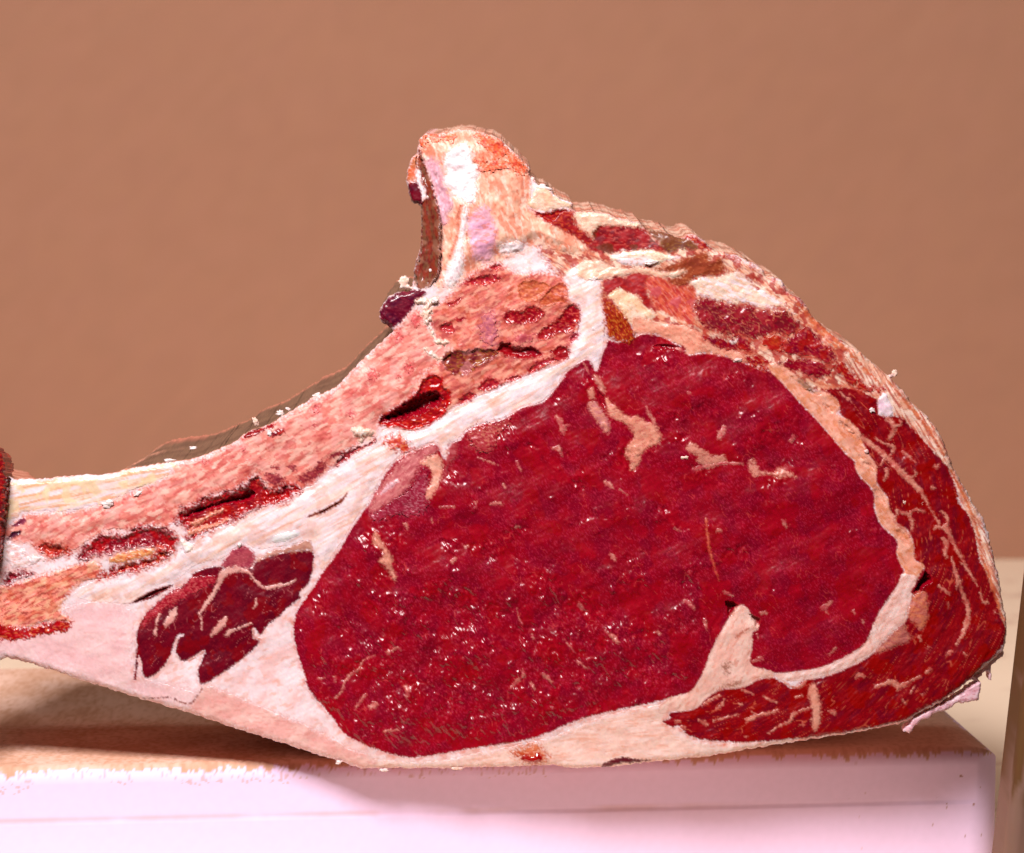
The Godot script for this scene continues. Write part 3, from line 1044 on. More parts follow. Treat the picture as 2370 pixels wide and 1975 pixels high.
	vert.append_array(tl(1250, 600, [250, 200, 290, 290, 300, 370, 390, 460, 420, 560, 400, 680, 350, 830, 310, 900, 300, 970, 250, 1030, 130, 1080, 0, 1120]))
	vert.append_array(tl(820, 600, [1800, 1150, 1600, 1230, 1200, 1400, 980, 1510, 820, 1640, 600, 1740, 430, 1720, 250, 1690, 240, 1620, 340, 1540, 560, 1400, 620, 1300, 680, 1200, 700, 1140, 880, 1000, 980, 880, 830, 820, 780, 720, 735, 600]))
	var VER := piece("vertebra", 0, vert, [lin(220, 106, 92), lin(234, 142, 120), lin(184, 66, 66), lin(200, 78, 44)], {"e": 8.0, "slen": 80.0, "streak": lin(166, 42, 50), "smix": 0.58, "slam": 16.0, "streak2": lin(244, 172, 146), "mat": "bone", "lift": 1.5, "rel": 2.2, "lam": 22.0, "ang": -0.5, "str": 2.0, "fl": 0.24, "fmix": 0.6, "flam": 9.0, "lam4": 36.0, "mix4": 0.6, "warp": 3.0})

	# ---- fascia and sinew
	piece("fascia", 0, tl(0, 1020, [-300, 400, 60, 425, 400, 415, 750, 380, 1000, 380, 1230, 300, 1620, 235, 1750, 240, 1660, 350, 1500, 440, 1330, 490, 1150, 580, 900, 660, 600, 720, 300, 720, 150, 740, 60, 810, -300, 900]), [CREAM, WHITE, lin(240, 160, 104), lin(252, 214, 170)], {"e": 4.0, "lift": 2.0, "ang": -0.2, "lam": 18.0, "str": 9.0, "bias": 0.05, "fl": 0.18, "fmix": 0.7, "flam": 13.0, "fstr": 10.0, "rel": 1.0, "rstr": 8.0})
	var sin_top := tl(0, 1020, [700, 1560, 900, 1440, 1000, 1420, 1250, 1370, 1450, 1310, 1650, 1220, 1760, 1110, 1930, 1050])
	sin_top.append_array(tl(420, 900, [130, 1540, 300, 1440, 500, 1370, 700, 1260, 860, 1200, 1000, 1170, 1200, 1030, 1320, 980, 1440, 870, 1540, 800, 1640, 740, 1760, 650, 1880, 590, 1970, 540]))
	sin_top.append_array(tl(820, 600, [300, 1720, 500, 1740, 700, 1730, 820, 1650, 960, 1550, 1000, 1510, 1200, 1410, 1400, 1340, 1600, 1240, 1800, 1160, 2000, 1060]))
	sin_top.append_array(tl(1250, 600, [0, 1125, 140, 1085, 270, 1020, 325, 900, 345, 830, 405, 760, 425, 600, 420, 500, 385, 440, 300, 370, 285, 260, 250, 180, 300, 100, 400, 40, 560, 60, 760, 90, 940, 130, 640, 190, 640, 300, 630, 380, 660, 600, 665, 720, 645, 900, 590, 1090, 575, 1105, 535, 1035, 490, 990, 420, 1025, 270, 1125, 200, 1225, 100, 1365, 0, 1445]))
	for a: Array in [[1209, 939], [1181, 956], [1159, 968], [1115, 977], [1077, 994], [1061, 1014], [1044, 1028], [1033, 1058], [1020, 1036], [1005, 1024], [966, 1034], [922, 1056], [892, 1083], [860, 1139], [846, 1166], [832, 1183], [805, 1224], [782, 1263], [763, 1291], [740, 1322]]:
		sin_top.append(Vector2(a[0], a[1]))
	sin_top.append_array(tl(420, 900, [1360, 1740, 1320, 1600, 1250, 1545, 1060, 1600, 880, 1620, 720, 1640, 640, 1590, 560, 1590, 400, 1720, 150, 1780]))
	sin_top.append_array(tl(0, 1020, [1850, 1340, 1700, 1480, 1520, 1520, 1400, 1590, 1250, 1670, 1000, 1660, 800, 1640]))
	var SIN := piece("sinew_band", 0, sin_top, [lin(255, 214, 200), WHITE, lin(240, 160, 126), PEACH], {"e": 5.0, "lift": 9.0, "r": 26.0, "ang": -0.5, "lam": 22.0, "str": 8.0, "bias": 0.22, "fl": 0.3, "fmix": 0.5, "flam": 11.0, "fstr": 9.0, "mix4": 0.35, "rel": 1.1, "rstr": 8.0, "rlam": 8.0, "warp": 2.0})

	# ---- side muscle at the left, in its fat
	var SIDE := piece("side_muscle", 0, tl(280, 1230, [95, 1350, 110, 1200, 110, 1050, 160, 920, 260, 800, 440, 640, 560, 580, 660, 500, 700, 440, 800, 400, 930, 370, 1020, 400, 1150, 380, 1280, 390, 1340, 320, 1560, 240, 1860, 205, 1925, 260, 1910, 430, 1870, 550, 1780, 640, 1790, 700, 1680, 780, 1580, 880, 1450, 980, 1385, 1070, 1310, 1010, 1310, 1100, 1370, 1150, 1250, 1280, 1090, 1400, 960, 1490, 780, 1585, 740, 1500, 740, 1420, 800, 1290, 805, 1235, 700, 1300, 600, 1345, 540, 1310, 510, 1240, 540, 1120, 590, 1075, 535, 1075, 490, 1170, 450, 1300, 380, 1400, 300, 1480, 220, 1518, 170, 1470, 165, 1380, 130, 1290, 112, 1500, 85, 1530]), [lin(114, 2, 26), lin(98, 2, 30), lin(144, 36, 44), lin(130, 2, 14)], {"vein": lin(180, 90, 90), "vlen": 50.0, "vlam": 22.0, "vfl": 0.05, "bleed": lin(236, 150, 136), "mat": "muscle", "lift": 2.6, "r": 14.0, "warp": 1.6, "rel": 0.7, "ang": -0.85, "rstr": 5.0, "lam": 30.0, "str": 2.2, "fl": 0.40, "fmix": 0.45, "flam": 4.0})
	var H := Vector2(280, 1230)
	var MB := [lin(228, 150, 140), lin(236, 172, 160)]
	piece("fatty_muscle", SIDE, tl(280, 1230, [160, 960, 260, 810, 440, 650, 560, 590, 680, 490, 900, 470, 940, 520, 800, 600, 640, 680, 470, 770, 330, 860, 200, 960]), [lin(176, 40, 56), lin(150, 12, 32), lin(216, 100, 100)], {"e": 6.0, "mat": "muscle", "lift": 1.0, "lam": 9.0, "fl": 0.12, "flam": 4.0, "fmix": 0.6, "warp": 4.0})
	piece("pale_muscle", SIDE, tl(280, 1230, [985, 340, 1080, 220, 1190, 165, 1290, 200, 1318, 300, 1280, 385, 1120, 392, 1020, 390]), [lin(176, 72, 84), lin(158, 52, 72), lin(196, 96, 104)], {"e": 4.0, "mat": "muscle", "lift": 2.0, "flam": 4.0})
	piece("membrane", 0, tl(280, 1230, [1340, 315, 1480, 220, 1620, 190, 1760, 140, 1850, 110, 1910, 150, 1900, 215, 1860, 208, 1560, 243]), [lin(196, 128, 112), lin(214, 150, 130)], {"e": 4.0, "lift": 1.0, "lam": 20.0})
	seam(SIDE, tl(H.x, H.y, [1160, 395, 1010, 440, 930, 590, 850, 720, 760, 850]), [60, 70, 45, 40, 20], MB)
	seam(SIDE, tl(H.x, H.y, [750, 850, 770, 910, 775, 1030]), [26, 14, 8], MB)
	seam(SIDE, tl(H.x, H.y, [1120, 395, 1250, 430, 1320, 510, 1420, 590, 1560, 572, 1650, 558, 1740, 505]), [45, 26, 24, 28, 34, 20, 10], MB)
	seam(SIDE, tl(H.x, H.y, [870, 1090, 930, 1020, 985, 960, 1030, 890]), [14, 60, 74, 12], MB)
	seam(SIDE, tl(H.x, H.y, [1030, 1090, 1060, 1040, 1170, 1000, 1290, 955]), [40, 30, 18, 12], MB)
	seam(SIDE, tl(H.x, H.y, [395, 985, 440, 930, 480, 860, 510, 790]), [30, 66, 74, 20], MB)
	seam(SIDE, tl(H.x, H.y, [345, 860, 320, 920, 312, 1000, 298, 1040, 318, 1090]), [14, 22, 16, 30, 8], MB)
	seam(SIDE, tl(H.x, H.y, [640, 1340, 740, 1290, 800, 1240]), [22, 16, 20], MB)
	seam(SIDE, tl(H.x, H.y, [1310, 1010, 1320, 1090, 1400, 1120]), [24, 16, 24], MB)
	seam(SIDE, tl(H.x, H.y, [1330, 700, 1335, 760, 1310, 800]), [10, 12, 8], MB)

	# ---- lower left fat: paler rind and the crease that crosses it
	piece("rind", 0, tl(0, 1400, [1012, 560, 1090, 462, 1220, 500, 1400, 575, 1600, 660, 1760, 730, 1850, 790, 2000, 850, 2000, 905, 1930, 902, 1850, 870, 1600, 782, 1200, 660, 1012, 600], 2.3333), [lin(240, 172, 164), lin(246, 192, 182), lin(226, 140, 130)], {"e": 9.0, "lift": 1.2, "lam": 40.0, "warp": 3.0, "fmix": 0.4, "fl": 0.3, "flam": 12.0})
	seam(0, tl(0, 1400, [740, 525, 830, 522, 900, 520, 950, 545, 1010, 550, 1045, 505, 1075, 465], 2.3333), [6, 7, 9, 12, 13, 10, 6], [lin(170, 100, 90), lin(120, 62, 56)], {"name": "crease", "lift": -7.0, "r": 3.0})

	# ---- pockets of marrow and hollows in the bones
	var MK := [lin(156, 8, 20), lin(136, 4, 28), lin(204, 66, 44), lin(178, 12, 12)]
	var MO := {"bleed": lin(220, 84, 56), "e": 9.0, "mat": "wet", "lift": -10.0, "r": 20.0, "rel": 2.4, "rlam": 8.0, "rstr": 2.5, "ang": -0.4, "lam": 16.0, "str": 2.2, "fl": 0.26, "fmix": 0.6, "flam": 5.0, "warp": 8.0, "wlam": 22.0}
	var k1 := tl(420, 900, [0, 1210, 80, 1180, 250, 1080, 480, 1030, 600, 960, 740, 870, 800, 940, 860, 1010, 990, 980, 1080, 970, 1200, 1025, 1100, 1110, 1000, 1165, 850, 1195, 700, 1250, 500, 1350, 300, 1430, 130, 1505, 60, 1550, 0, 1520])
	k1.append_array(tl(0, 1020, [1880, 970, 1830, 890, 1720, 830, 1780, 690]))
	var K1 := piece("marrow_pocket", 0, k1, MK, MO)
	piece("hollow", K1, tl(420, 900, [-40, 1310, 60, 1230, 200, 1180, 400, 1120, 560, 1060, 680, 1030, 720, 1090, 640, 1150, 480, 1180, 330, 1210, 180, 1260, 40, 1320]), [lin(158, 6, 26), lin(146, 4, 28)], {"mat": "wet", "lift": -30.0, "r": 14.0, "rel": 0.7, "warp": 4.0})
	seam(K1, tl(420, 900, [60, 1400, 200, 1320, 340, 1250, 420, 1240]), [60, 40, 30, 10], [lin(232, 140, 110), SALMON], {"name": "bone_splinter", "lift": 6.0, "warp": 4.0})
	seam(K1, tl(420, 900, [30, 1480, 160, 1430, 320, 1390, 460, 1320]), [50, 50, 36, 12], [lin(236, 144, 120), SALMON], {"name": "bone_splinter", "lift": 6.0, "warp": 4.0})
	var K2 := piece("marrow_pocket", 0, tl(0, 1020, [715, 1190, 760, 1130, 900, 1000, 1000, 960, 1200, 960, 1290, 900, 1400, 870, 1560, 880, 1680, 920, 1760, 1020, 1740, 1110, 1700, 1145, 1500, 1110, 1320, 1115, 1100, 1155, 900, 1195, 740, 1225]), [lin(152, 10, 26), lin(136, 8, 34), lin(196, 110, 116), lin(178, 12, 14)], MO)
	piece("marrow_pocket", 0, tl(0, 1020, [940, 1395, 1060, 1320, 1180, 1262, 1320, 1232, 1480, 1205, 1540, 1120, 1700, 1145, 1640, 1225, 1450, 1305, 1250, 1362, 1100, 1395, 970, 1425]), [lin(178, 10, 14), lin(150, 4, 16), lin(222, 110, 60)], MO)
	piece("marrow_ridge", 0, tl(0, 1020, [1060, 1215, 1160, 1162, 1320, 1118, 1500, 1112, 1480, 1180, 1320, 1222, 1190, 1255, 1080, 1250]), [lin(244, 160, 100), ORANGE, CREAM], {"e": 4.0, "lift": 4.0, "rel": 2.6, "lam": 12.0, "flam": 6.0})
	piece("marrow_pocket", RIB, tl(0, 1020, [300, 1095, 420, 1040, 540, 1050, 650, 1110, 620, 1170, 540, 1195, 440, 1205, 390, 1185]), [lin(196, 54, 40), lin(150, 16, 22), ORANGE], MO)
	piece("hollow", LOWRIB, tl(0, 1020, [30, 1340, 130, 1345, 285, 1362, 200, 1392, 100, 1432, 30, 1475, -30, 1440]), [lin(150, 14, 34), lin(136, 8, 30)], MO)
	piece("vein", RIB, tl(0, 1020, [5, 1005, 60, 940, 145, 928, 120, 985, 20, 1012]), [lin(92, 26, 52), lin(70, 14, 44)], {"mat": "wet", "lift": -4.0})
	piece("vein", RIB, tl(0, 1020, [55, 880, 120, 820, 215, 805, 150, 865]), [lin(150, 60, 84), lin(120, 40, 66)], {"mat": "wet", "lift": -2.0})
	piece("torn_membrane", 0, tl(0, 1020, [-60, 1050, 80, 1060, 190, 1130, 200, 1180, 380, 1190, 390, 1225, 200, 1290, 60, 1310, 20, 1250, -60, 1200]), [WHITE, lin(250, 214, 208), lin(236, 160, 150)], {"e": 4.0, "lift": 6.0, "r": 8.0, "rel": 3.0, "lam": 16.0, "warp": 5.0})
	piece("torn_membrane", 0, tl(0, 1020, [1775, 950, 1830, 1040, 1925, 1055, 1915, 1110, 1850, 1150, 1800, 1130, 1770, 1040]), [WHITE, lin(250, 220, 200)], {"e": 4.0, "lift": 7.0, "r": 6.0, "rel": 2.5, "warp": 4.0})
	piece("torn_muscle", 0, tl(0, 850, [-60, 1400, 20, 1412, 100, 1425, 200, 1402, 300, 1380, 352, 1392, 330, 1440, 240, 1452, 160, 1470, 100, 1482, 40, 1492, -60, 1480], 2.3333), [lin(186, 12, 18), lin(150, 4, 16), ORANGE], {"e": 4.0, "mat": "wet", "lift": 4.0, "rel": 2.6, "lam": 14.0, "warp": 6.0, "wlam": 12.0})
	for a: Array in [
			[1180, 880, 1330, 800, 1360, 740, 1440, 750, 1420, 830, 1330, 920, 1230, 965, 1150, 930],
			[1455, 700, 1530, 650, 1590, 640, 1600, 672, 1500, 705],
			[1640, 640, 1760, 592, 1860, 560, 1935, 508, 1955, 530, 1880, 582, 1760, 645, 1640, 735, 1540, 795, 1550, 740],
			[815, 880, 880, 850, 960, 890, 1030, 925, 930, 985, 850, 950],
			[1040, 790, 1090, 770, 1145, 830, 1090, 830], [880, 790, 960, 785, 960, 815, 900, 820]]:
		piece("marrow_pocket", 0, tl(420, 900, a), [lin(158, 40, 50), lin(128, 18, 40), lin(204, 96, 84)], {"mat": "wet", "lift": -5.0, "r": 7.0, "rel": 1.6, "lam": 12.0, "flam": 5.0, "warp": 4.0, "wlam": 12.0})
	for a: Array in [[590, 480, 640, 430, 760, 402, 800, 388, 822, 420, 700, 482, 620, 502], [890, 490, 900, 430, 990, 402, 1022, 450, 930, 482], [830, 380, 880, 340, 910, 370, 860, 420]]:
		piece("blood_clot", RIB, tl(420, 900, a), [lin(150, 4, 22), lin(120, 4, 26), lin(200, 50, 40)], {"mat": "wet", "lift": 3.0, "rel": 2.0, "warp": 4.0, "wlam": 10.0})
	for a: Array in [[1330, 200, 46], [1690, 250, 34], [1310, 380, 24], [580, 620, 22], [180, 750, 26]]:
		piece("marrow_spot", RIB, tl(420, 900, [a[0] - a[2], a[1], a[0], a[1] - a[2] * 0.9, a[0] + a[2] * 1.3, a[1] - 10, a[0] + 5, a[1] + a[2]]), [lin(214, 92, 94), lin(200, 70, 80), BONE], {"e": 9.0, "mat": "bone", "lift": -2.0, "warp": 5.0, "wlam": 9.0})
	for a: Array in [[170, 1170, 60, 60], [540, 1090, 40, 55], [430, 1180, 24, 24], [620, 600, 60, 70], [440, 770, 40, 50]]:
		piece("marrow_spot", RIB, tl(820, 600, [a[0] - a[2], a[1], a[0], a[1] - a[3], a[0] + a[2], a[1], a[0], a[1] + a[3]]), [lin(222, 92, 92), lin(206, 70, 74), BONE], {"e": 9.0, "mat": "bone", "lift": -2.0, "warp": 6.0, "wlam": 9.0})

	# ---- pockets in the vertebra
	var PR := [lin(168, 16, 26), lin(142, 8, 32), lin(214, 90, 70)]
	var PO := {"e": 5.0, "mat": "wet", "lift": -5.0, "r": 9.0, "rel": 1.8, "rlam": 7.0, "lam": 13.0, "fl": 0.27, "flam": 5.0, "warp": 3.5, "wlam": 13.0}
	piece("marrow_pocket", VER, tl(820, 600, [1500, 600, 1560, 500, 1680, 500, 1780, 450, 1900, 490, 1935, 550, 1850, 620, 1700, 650, 1560, 640]), PR, PO)
	piece("marrow_pocket", VER, tl(1250, 600, [-20, 740, 60, 660, 180, 590, 300, 440, 380, 450, 415, 520, 405, 640, 310, 740, 200, 735, 60, 812, -30, 790]), PR, PO)
	piece("marrow_pocket", VER, tl(1250, 600, [95, 925, 220, 868, 290, 878, 312, 950, 270, 1025, 180, 1005]), [lin(160, 4, 22), lin(140, 2, 22)], PO)
	piece("marrow_pocket", VER, tl(1250, 600, [300, 790, 340, 745, 400, 740, 390, 790, 320, 830]), [lin(176, 50, 66), lin(160, 40, 60)], PO)
	var big := piece("marrow_pocket", VER, tl(820, 600, [1440, 905, 1480, 820, 1560, 830, 1640, 880, 1760, 868, 1860, 905, 1905, 975, 1760, 1000, 1560, 985, 1480, 950]), [lin(158, 6, 24), lin(142, 4, 30)], {"e": 5.0, "mat": "wet", "lift": -16.0, "r": 10.0, "rel": 1.8, "warp": 4.0})
	piece("marrow_pocket", VER, tl(820, 600, [880, 1000, 960, 920, 1100, 915, 1250, 885, 1400, 895, 1455, 960, 1400, 1015, 1240, 1090, 1120, 1170, 980, 1155, 900, 1080]), [lin(150, 60, 44), lin(110, 18, 34), lin(176, 110, 50), lin(190, 110, 110)], {"mat": "wet", "lift": -8.0, "r": 10.0, "rel": 2.2, "lam": 14.0, "fl": 0.2, "warp": 4.0})
	var pool := piece("blood_pool", VER, tl(820, 600, [640, 1290, 690, 1200, 800, 1150, 880, 1200, 900, 1270, 965, 1350, 955, 1480, 900, 1570, 820, 1640, 600, 1735, 430, 1705, 245, 1685, 240, 1620, 340, 1540, 560, 1400]), [lin(186, 8, 14), lin(150, 4, 20), lin(222, 80, 40)], {"mat": "wet", "lift": -8.0, "r": 10.0, "rel": 1.8, "warp": 4.0, "lam": 16.0, "fl": 0.33})
	piece("hollow", pool, tl(820, 600, [240, 1625, 340, 1545, 560, 1405, 700, 1335, 830, 1325, 890, 1380, 850, 1480, 700, 1560, 540, 1612, 360, 1645]), [lin(158, 6, 26), lin(146, 4, 28)], {"mat": "wet", "lift": -40.0, "r": 20.0, "rel": 0.7, "warp": 5.0, "wlam": 10.0})
	for a: Array in [
			[835, 675, 900, 628, 985, 640, 1005, 720, 930, 745],
			[1085, 232, 1200, 160, 1400, 128, 1500, 190, 1350, 245, 1200, 245],
			[1365, 62, 1450, 18, 1495, 50, 1430, 105],
			[1250, 1285, 1350, 1190, 1470, 1225, 1500, 1260, 1400, 1312, 1280, 1335],
			[1760, 1105, 1900, 1000, 2060, 980, 2095, 1010, 1950, 1075, 1800, 1155],
			[1035, 1445, 1100, 1360, 1210, 1340, 1215, 1400, 1100, 1465],
			[1490, 1240, 1600, 1170, 1700, 1180, 1640, 1220],
			[930, 430, 1010, 400, 1080, 360, 1060, 420, 970, 470],
			[1020, 600, 1080, 570, 1130, 580, 1080, 620]]:
		piece("marrow_pocket", VER, tl(820, 600, a), [lin(178, 32, 40), lin(158, 20, 44), lin(220, 100, 80)], PO)
	for a: Array in [[1675, 225, 1800, 190, 1950, 230, 1985, 280, 1850, 400, 1700, 410, 1655, 330]]:
		piece("dried_marrow", VER, tl(820, 600, a), [lin(206, 96, 50), lin(178, 66, 44), lin(226, 130, 90)], {"e": 7.0, "mat": "bone", "lift": -3.0, "rel": 1.8, "lam": 12.0, "flam": 5.0})
	piece("dried_marrow", VER, tl(1250, 600, [0, 385, 120, 270, 230, 215, 290, 285, 265, 400, 150, 450, 20, 465]), [lin(200, 84, 42), lin(168, 50, 36), lin(222, 120, 80)], {"e": 7.0, "mat": "bone", "lift": -3.0, "rel": 1.8, "lam": 12.0, "flam": 5.0})
	piece("bruise", VER, tl(820, 600, [1280, 770, 1300, 560, 1400, 530, 1450, 700, 1420, 830, 1330, 850]), [lin(192, 96, 108), lin(168, 74, 100), lin(224, 120, 110)], {"e": 14.0, "mat": "bone", "lift": 0.8, "warp": 9.0, "wlam": 14.0, "lam": 12.0})
	piece("bruise", VER, tl(820, 600, [1600, 800, 1700, 740, 1810, 760, 1800, 830, 1690, 860]), [lin(196, 80, 84), lin(176, 60, 74)], {"e": 14.0, "mat": "bone", "lift": 0.8, "warp": 7.0})

	# ---- the feather bone's cartilage, streaks and side
	var CW := [WHITE, lin(255, 244, 244), lin(236, 190, 196)]
	piece("cartilage", FEA, tl(900, 260, [545, 430, 620, 370, 740, 280, 800, 310, 830, 380, 860, 480, 912, 520, 900, 600, 872, 700, 885, 780, 830, 885, 720, 860, 620, 770, 545, 690, 570, 560]), CW, {"e": 9.0, "mat": "bone", "lift": 3.0, "r": 8.0, "warp": 4.0, "bias": 0.3, "rel": 1.2, "fl": 0.3, "fmix": 0.5, "flam": 8.0})
	piece("cartilage", FEA, tl(900, 260, [560, 1740, 560, 1620, 630, 1480, 690, 1280, 740, 1040, 780, 910, 800, 940, 785, 1100, 755, 1300, 750, 1500, 720, 1660, 650, 1740]), CW, {"e": 9.0, "mat": "bone", "lift": 3.0, "bias": 0.2, "warp": 2.5, "ang": 1.4, "str": 4.0, "lam": 12.0})
	piece("cartilage", FEA, tl(900, 260, [800, 1200, 810, 1040, 950, 930, 1020, 980, 1085, 1150, 1065, 1350, 1030, 1470, 900, 1490, 840, 1400]), [lin(236, 170, 186), lin(228, 160, 190), lin(232, 130, 116)], {"e": 9.0, "mat": "bone", "lift": 2.5, "r": 12.0, "lam": 26.0, "flam": 14.0})
	piece("cartilage", FEA, tl(900, 260, [1125, 1350, 1200, 1290, 1380, 1300, 1395, 1370, 1260, 1405, 1150, 1405]), CW, {"e": 9.0, "mat": "bone", "lift": 6.0, "r": 8.0, "rel": 2.0, "bias": 0.2})
	piece("periosteum", FEA, tl(900, 260, [345, 480, 420, 430, 520, 520, 560, 700, 640, 900, 600, 1000, 560, 1120, 505, 1060, 480, 900, 440, 750, 400, 610]), [lin(228, 168, 186), lin(206, 140, 150), lin(244, 200, 210)], {"e": 8.0, "mat": "bone", "lift": 1.5, "ang": 1.35, "str": 5.0, "lam": 10.0, "flam": 6.0, "fstr": 5.0})
	seam(FEA, tl(900, 260, [730, 910, 690, 1060, 690, 1200, 640, 1360, 590, 1500]), [30, 40, 26, 24, 10], [lin(222, 120, 96), lin(232, 140, 110)], {"name": "streak", "lift": -2.0})
	seam(FEA, tl(900, 260, [780, 1190, 790, 1300, 820, 1420]), [22, 28, 14], [lin(226, 140, 116), lin(232, 150, 120)], {"name": "streak", "lift": -2.0})
	for a: Array in [
			[345, 200, 450, 172, 560, 168, 660, 205, 640, 270, 520, 250, 430, 270, 370, 235],
			[870, 195, 1000, 188, 1100, 235, 1175, 280, 1190, 380, 1150, 430, 1060, 450, 1030, 380, 900, 265],
			[865, 452, 960, 430, 985, 480, 920, 512], [1180, 370, 1300, 420, 1400, 530, 1420, 590, 1300, 590, 1230, 500],
			[300, 240, 350, 210, 360, 300, 320, 350], [900, 540, 1000, 490, 1150, 450, 1240, 520, 1100, 560, 960, 580]]:
		piece("blood_stain", FEA, tl(900, 260, a), [lin(226, 92, 46), lin(196, 44, 26), lin(244, 140, 96)], {"e": 12.0, "mat": "bone", "lift": 0.2, "rel": 0.8, "warp": 8.0, "wlam": 14.0, "lam": 12.0, "fl": 0.15, "flam": 7.0})
	piece("side_membrane", 0, tl(900, 260, [290, 340, 320, 380, 360, 500, 410, 640, 450, 770, 480, 900, 510, 1040, 515, 1300, 500, 1580, 410, 1740, 270, 1760, 235, 1600, 290, 1360, 305, 1060, 300, 920, 345, 840, 380, 830, 330, 700, 290, 560, 270, 440]), [lin(136, 50, 34), lin(112, 70, 48), lin(104, 16, 28), lin(150, 96, 76)], {"e": 4.0, "mat": "wet", "lift": -10.0, "r": 30.0, "rel": 2.0, "ang": 1.5, "rstr": 4.0, "lam": 14.0, "str": 3.0, "tilt": Vector2(0.5, 0), "fl": 0.25, "warp": 2.5})
	piece("side_vein", 0, tl(900, 260, [178, 690, 265, 678, 300, 740, 322, 830, 300, 915, 225, 880, 190, 790]), [lin(110, 4, 26), lin(92, 4, 34)], {"mat": "wet", "lift": 2.0, "r": 10.0})
	piece("side_flesh", 0, tl(900, 260, [165, 660, 170, 600, 215, 440, 280, 380, 270, 520, 250, 660]), [lin(206, 90, 50), lin(180, 100, 60), lin(226, 140, 110)], {"e": 5.0, "mat": "bone", "lift": 1.0})
	piece("torn_muscle", FEA, tl(900, 260, [1430, 945, 1560, 985, 1700, 950, 1840, 960, 1895, 1100, 2000, 1200, 2110, 1290, 2070, 1370, 1900, 1240, 1700, 1135, 1560, 1060]), [lin(172, 16, 18), lin(140, 4, 16), lin(214, 80, 40)], {"e": 4.0, "mat": "wet", "lift": -6.0, "r": 10.0, "warp": 4.0, "lam": 16.0})
	piece("fat_fringe", 0, tl(900, 260, [1400, 900, 1440, 840, 1470, 760, 1540, 715, 1630, 750, 1650, 800, 1720, 840, 1840, 900, 1845, 945, 1700, 945, 1560, 980, 1450, 950]), [lin(250, 190, 156), CREAM, PEACH], {"lift": 4.0, "r": 8.0, "rel": 2.5, "warp": 4.0})

	# ---- along the upper right ridge
	piece("fat_lump", 0, tl(1300, 420, [140, 300, 250, 290, 420, 290, 560, 345, 800, 400, 860, 435, 700, 432, 500, 422, 390, 435, 330, 530, 250, 480, 180, 400]), [CREAM, lin(252, 200, 170), PEACH], {"e": 4.0, "lift": 4.0, "r": 12.0, "rel": 2.0})
	piece("ridge_muscle", 0, tl(1300, 420, [330, 480, 420, 425, 700, 435, 860, 465, 950, 570, 1090, 695, 900, 665, 700, 695, 500, 700, 400, 700, 290, 665, 325, 560]), [lin(166, 14, 20), lin(124, 10, 26), lin(206, 80, 70), lin(110, 44, 24)], {"e": 4.0, "mat": "muscle", "lift": -6.0, "r": 14.0, "rel": 2.0, "lam": 22.0})
	piece("back_muscle", 0, tl(1300, 420, [870, 460, 1100, 500, 1270, 545, 1390, 610, 1420, 665, 1220, 665, 1180, 695, 1080, 695, 980, 570]), [lin(132, 70, 40), lin(112, 50, 32), lin(150, 96, 40)], {"e": 4.0, "mat": "dry", "lift": -10.0, "r": 12.0, "rel": 1.6})
	piece("ridge_muscle", 0, tl(1300, 420, [1275, 545, 1335, 520, 1470, 590, 1550, 655, 1425, 668, 1385, 600]), [lin(172, 22, 22), lin(150, 10, 20), lin(222, 110, 70)], {"e": 4.0, "mat": "muscle", "lift": -2.0})
	piece("fat_bar", 0, tl(1300, 420, [500, 770, 560, 715, 620, 705, 625, 655, 690, 692, 900, 672, 1000, 702, 1185, 742, 1185, 765, 1050, 795, 1000, 832, 900, 830, 700, 835, 560, 785]), [lin(255, 226, 196), WHITE, PEACH], {"e": 4.0, "lift": 6.0, "r": 8.0, "rel": 1.8, "ang": 0.1, "str": 3.0})
	piece("fat_sheet", 0, tl(1300, 420, [240, 780, 400, 790, 500, 830, 640, 860, 800, 850, 960, 870, 1060, 890, 1160, 905, 1060, 960, 920, 930, 760, 905, 640, 940, 440, 970, 330, 990, 200, 960, 150, 870]), [lin(250, 190, 160), CREAM, PEACH], {"e": 5.0, "lift": 3.0, "r": 7.0, "rel": 1.8})
	var fibrous := {"e": 5.0, "mat": "dry", "lift": -2.0, "rel": 2.0, "ang": 0.9, "rstr": 5.0, "lam": 9.0, "str": 5.0, "fl": 0.22, "fmix": 0.6, "flam": 6.0, "fstr": 5.0, "warp": 3.0}
	piece("dried_sheet", 0, tl(1300, 420, [960, 875, 1200, 800, 1480, 680, 1525, 780, 1640, 755, 1665, 850, 1640, 915, 1500, 945, 1365, 945, 1325, 1000, 1220, 1035, 1100, 1000, 1160, 905, 1060, 885]), [lin(156, 66, 34), lin(136, 50, 26), lin(196, 110, 70)], {"e": 5.0, "mat": "dry", "lift": 1.5, "rel": 1.6, "ang": -0.35, "str": 3.0, "lam": 18.0, "fl": 0.3})
	piece("fat_sheet", 0, tl(1300, 420, [1120, 930, 1230, 870, 1275, 880, 1220, 950, 1150, 960]), [lin(248, 180, 150), CREAM], {"e": 5.0, "lift": 3.0, "warp": 4.0})
	var u7 := tl(1300, 420, [1370, 1085, 1335, 1000, 1450, 950, 1600, 950, 1800, 900, 1960, 1000])
	u7.append_array(tl(1700, 600, [200, 260, 380, 330, 520, 430, 640, 540, 560, 480, 440, 460, 300, 480, 100, 410, 0, 420]))
	u7.append_array(tl(1300, 420, [1650, 1195, 1560, 1185, 1400, 1150]))
	piece("fat_sheet", 0, u7, [CREAM, WHITE, lin(246, 180, 148)], {"e": 5.0, "lift": 3.0, "r": 8.0, "ang": 0.35, "str": 4.0, "lam": 14.0, "fl": 0.24, "flam": 8.0, "fstr": 4.0, "rel": 1.8, "warp": 4.0})
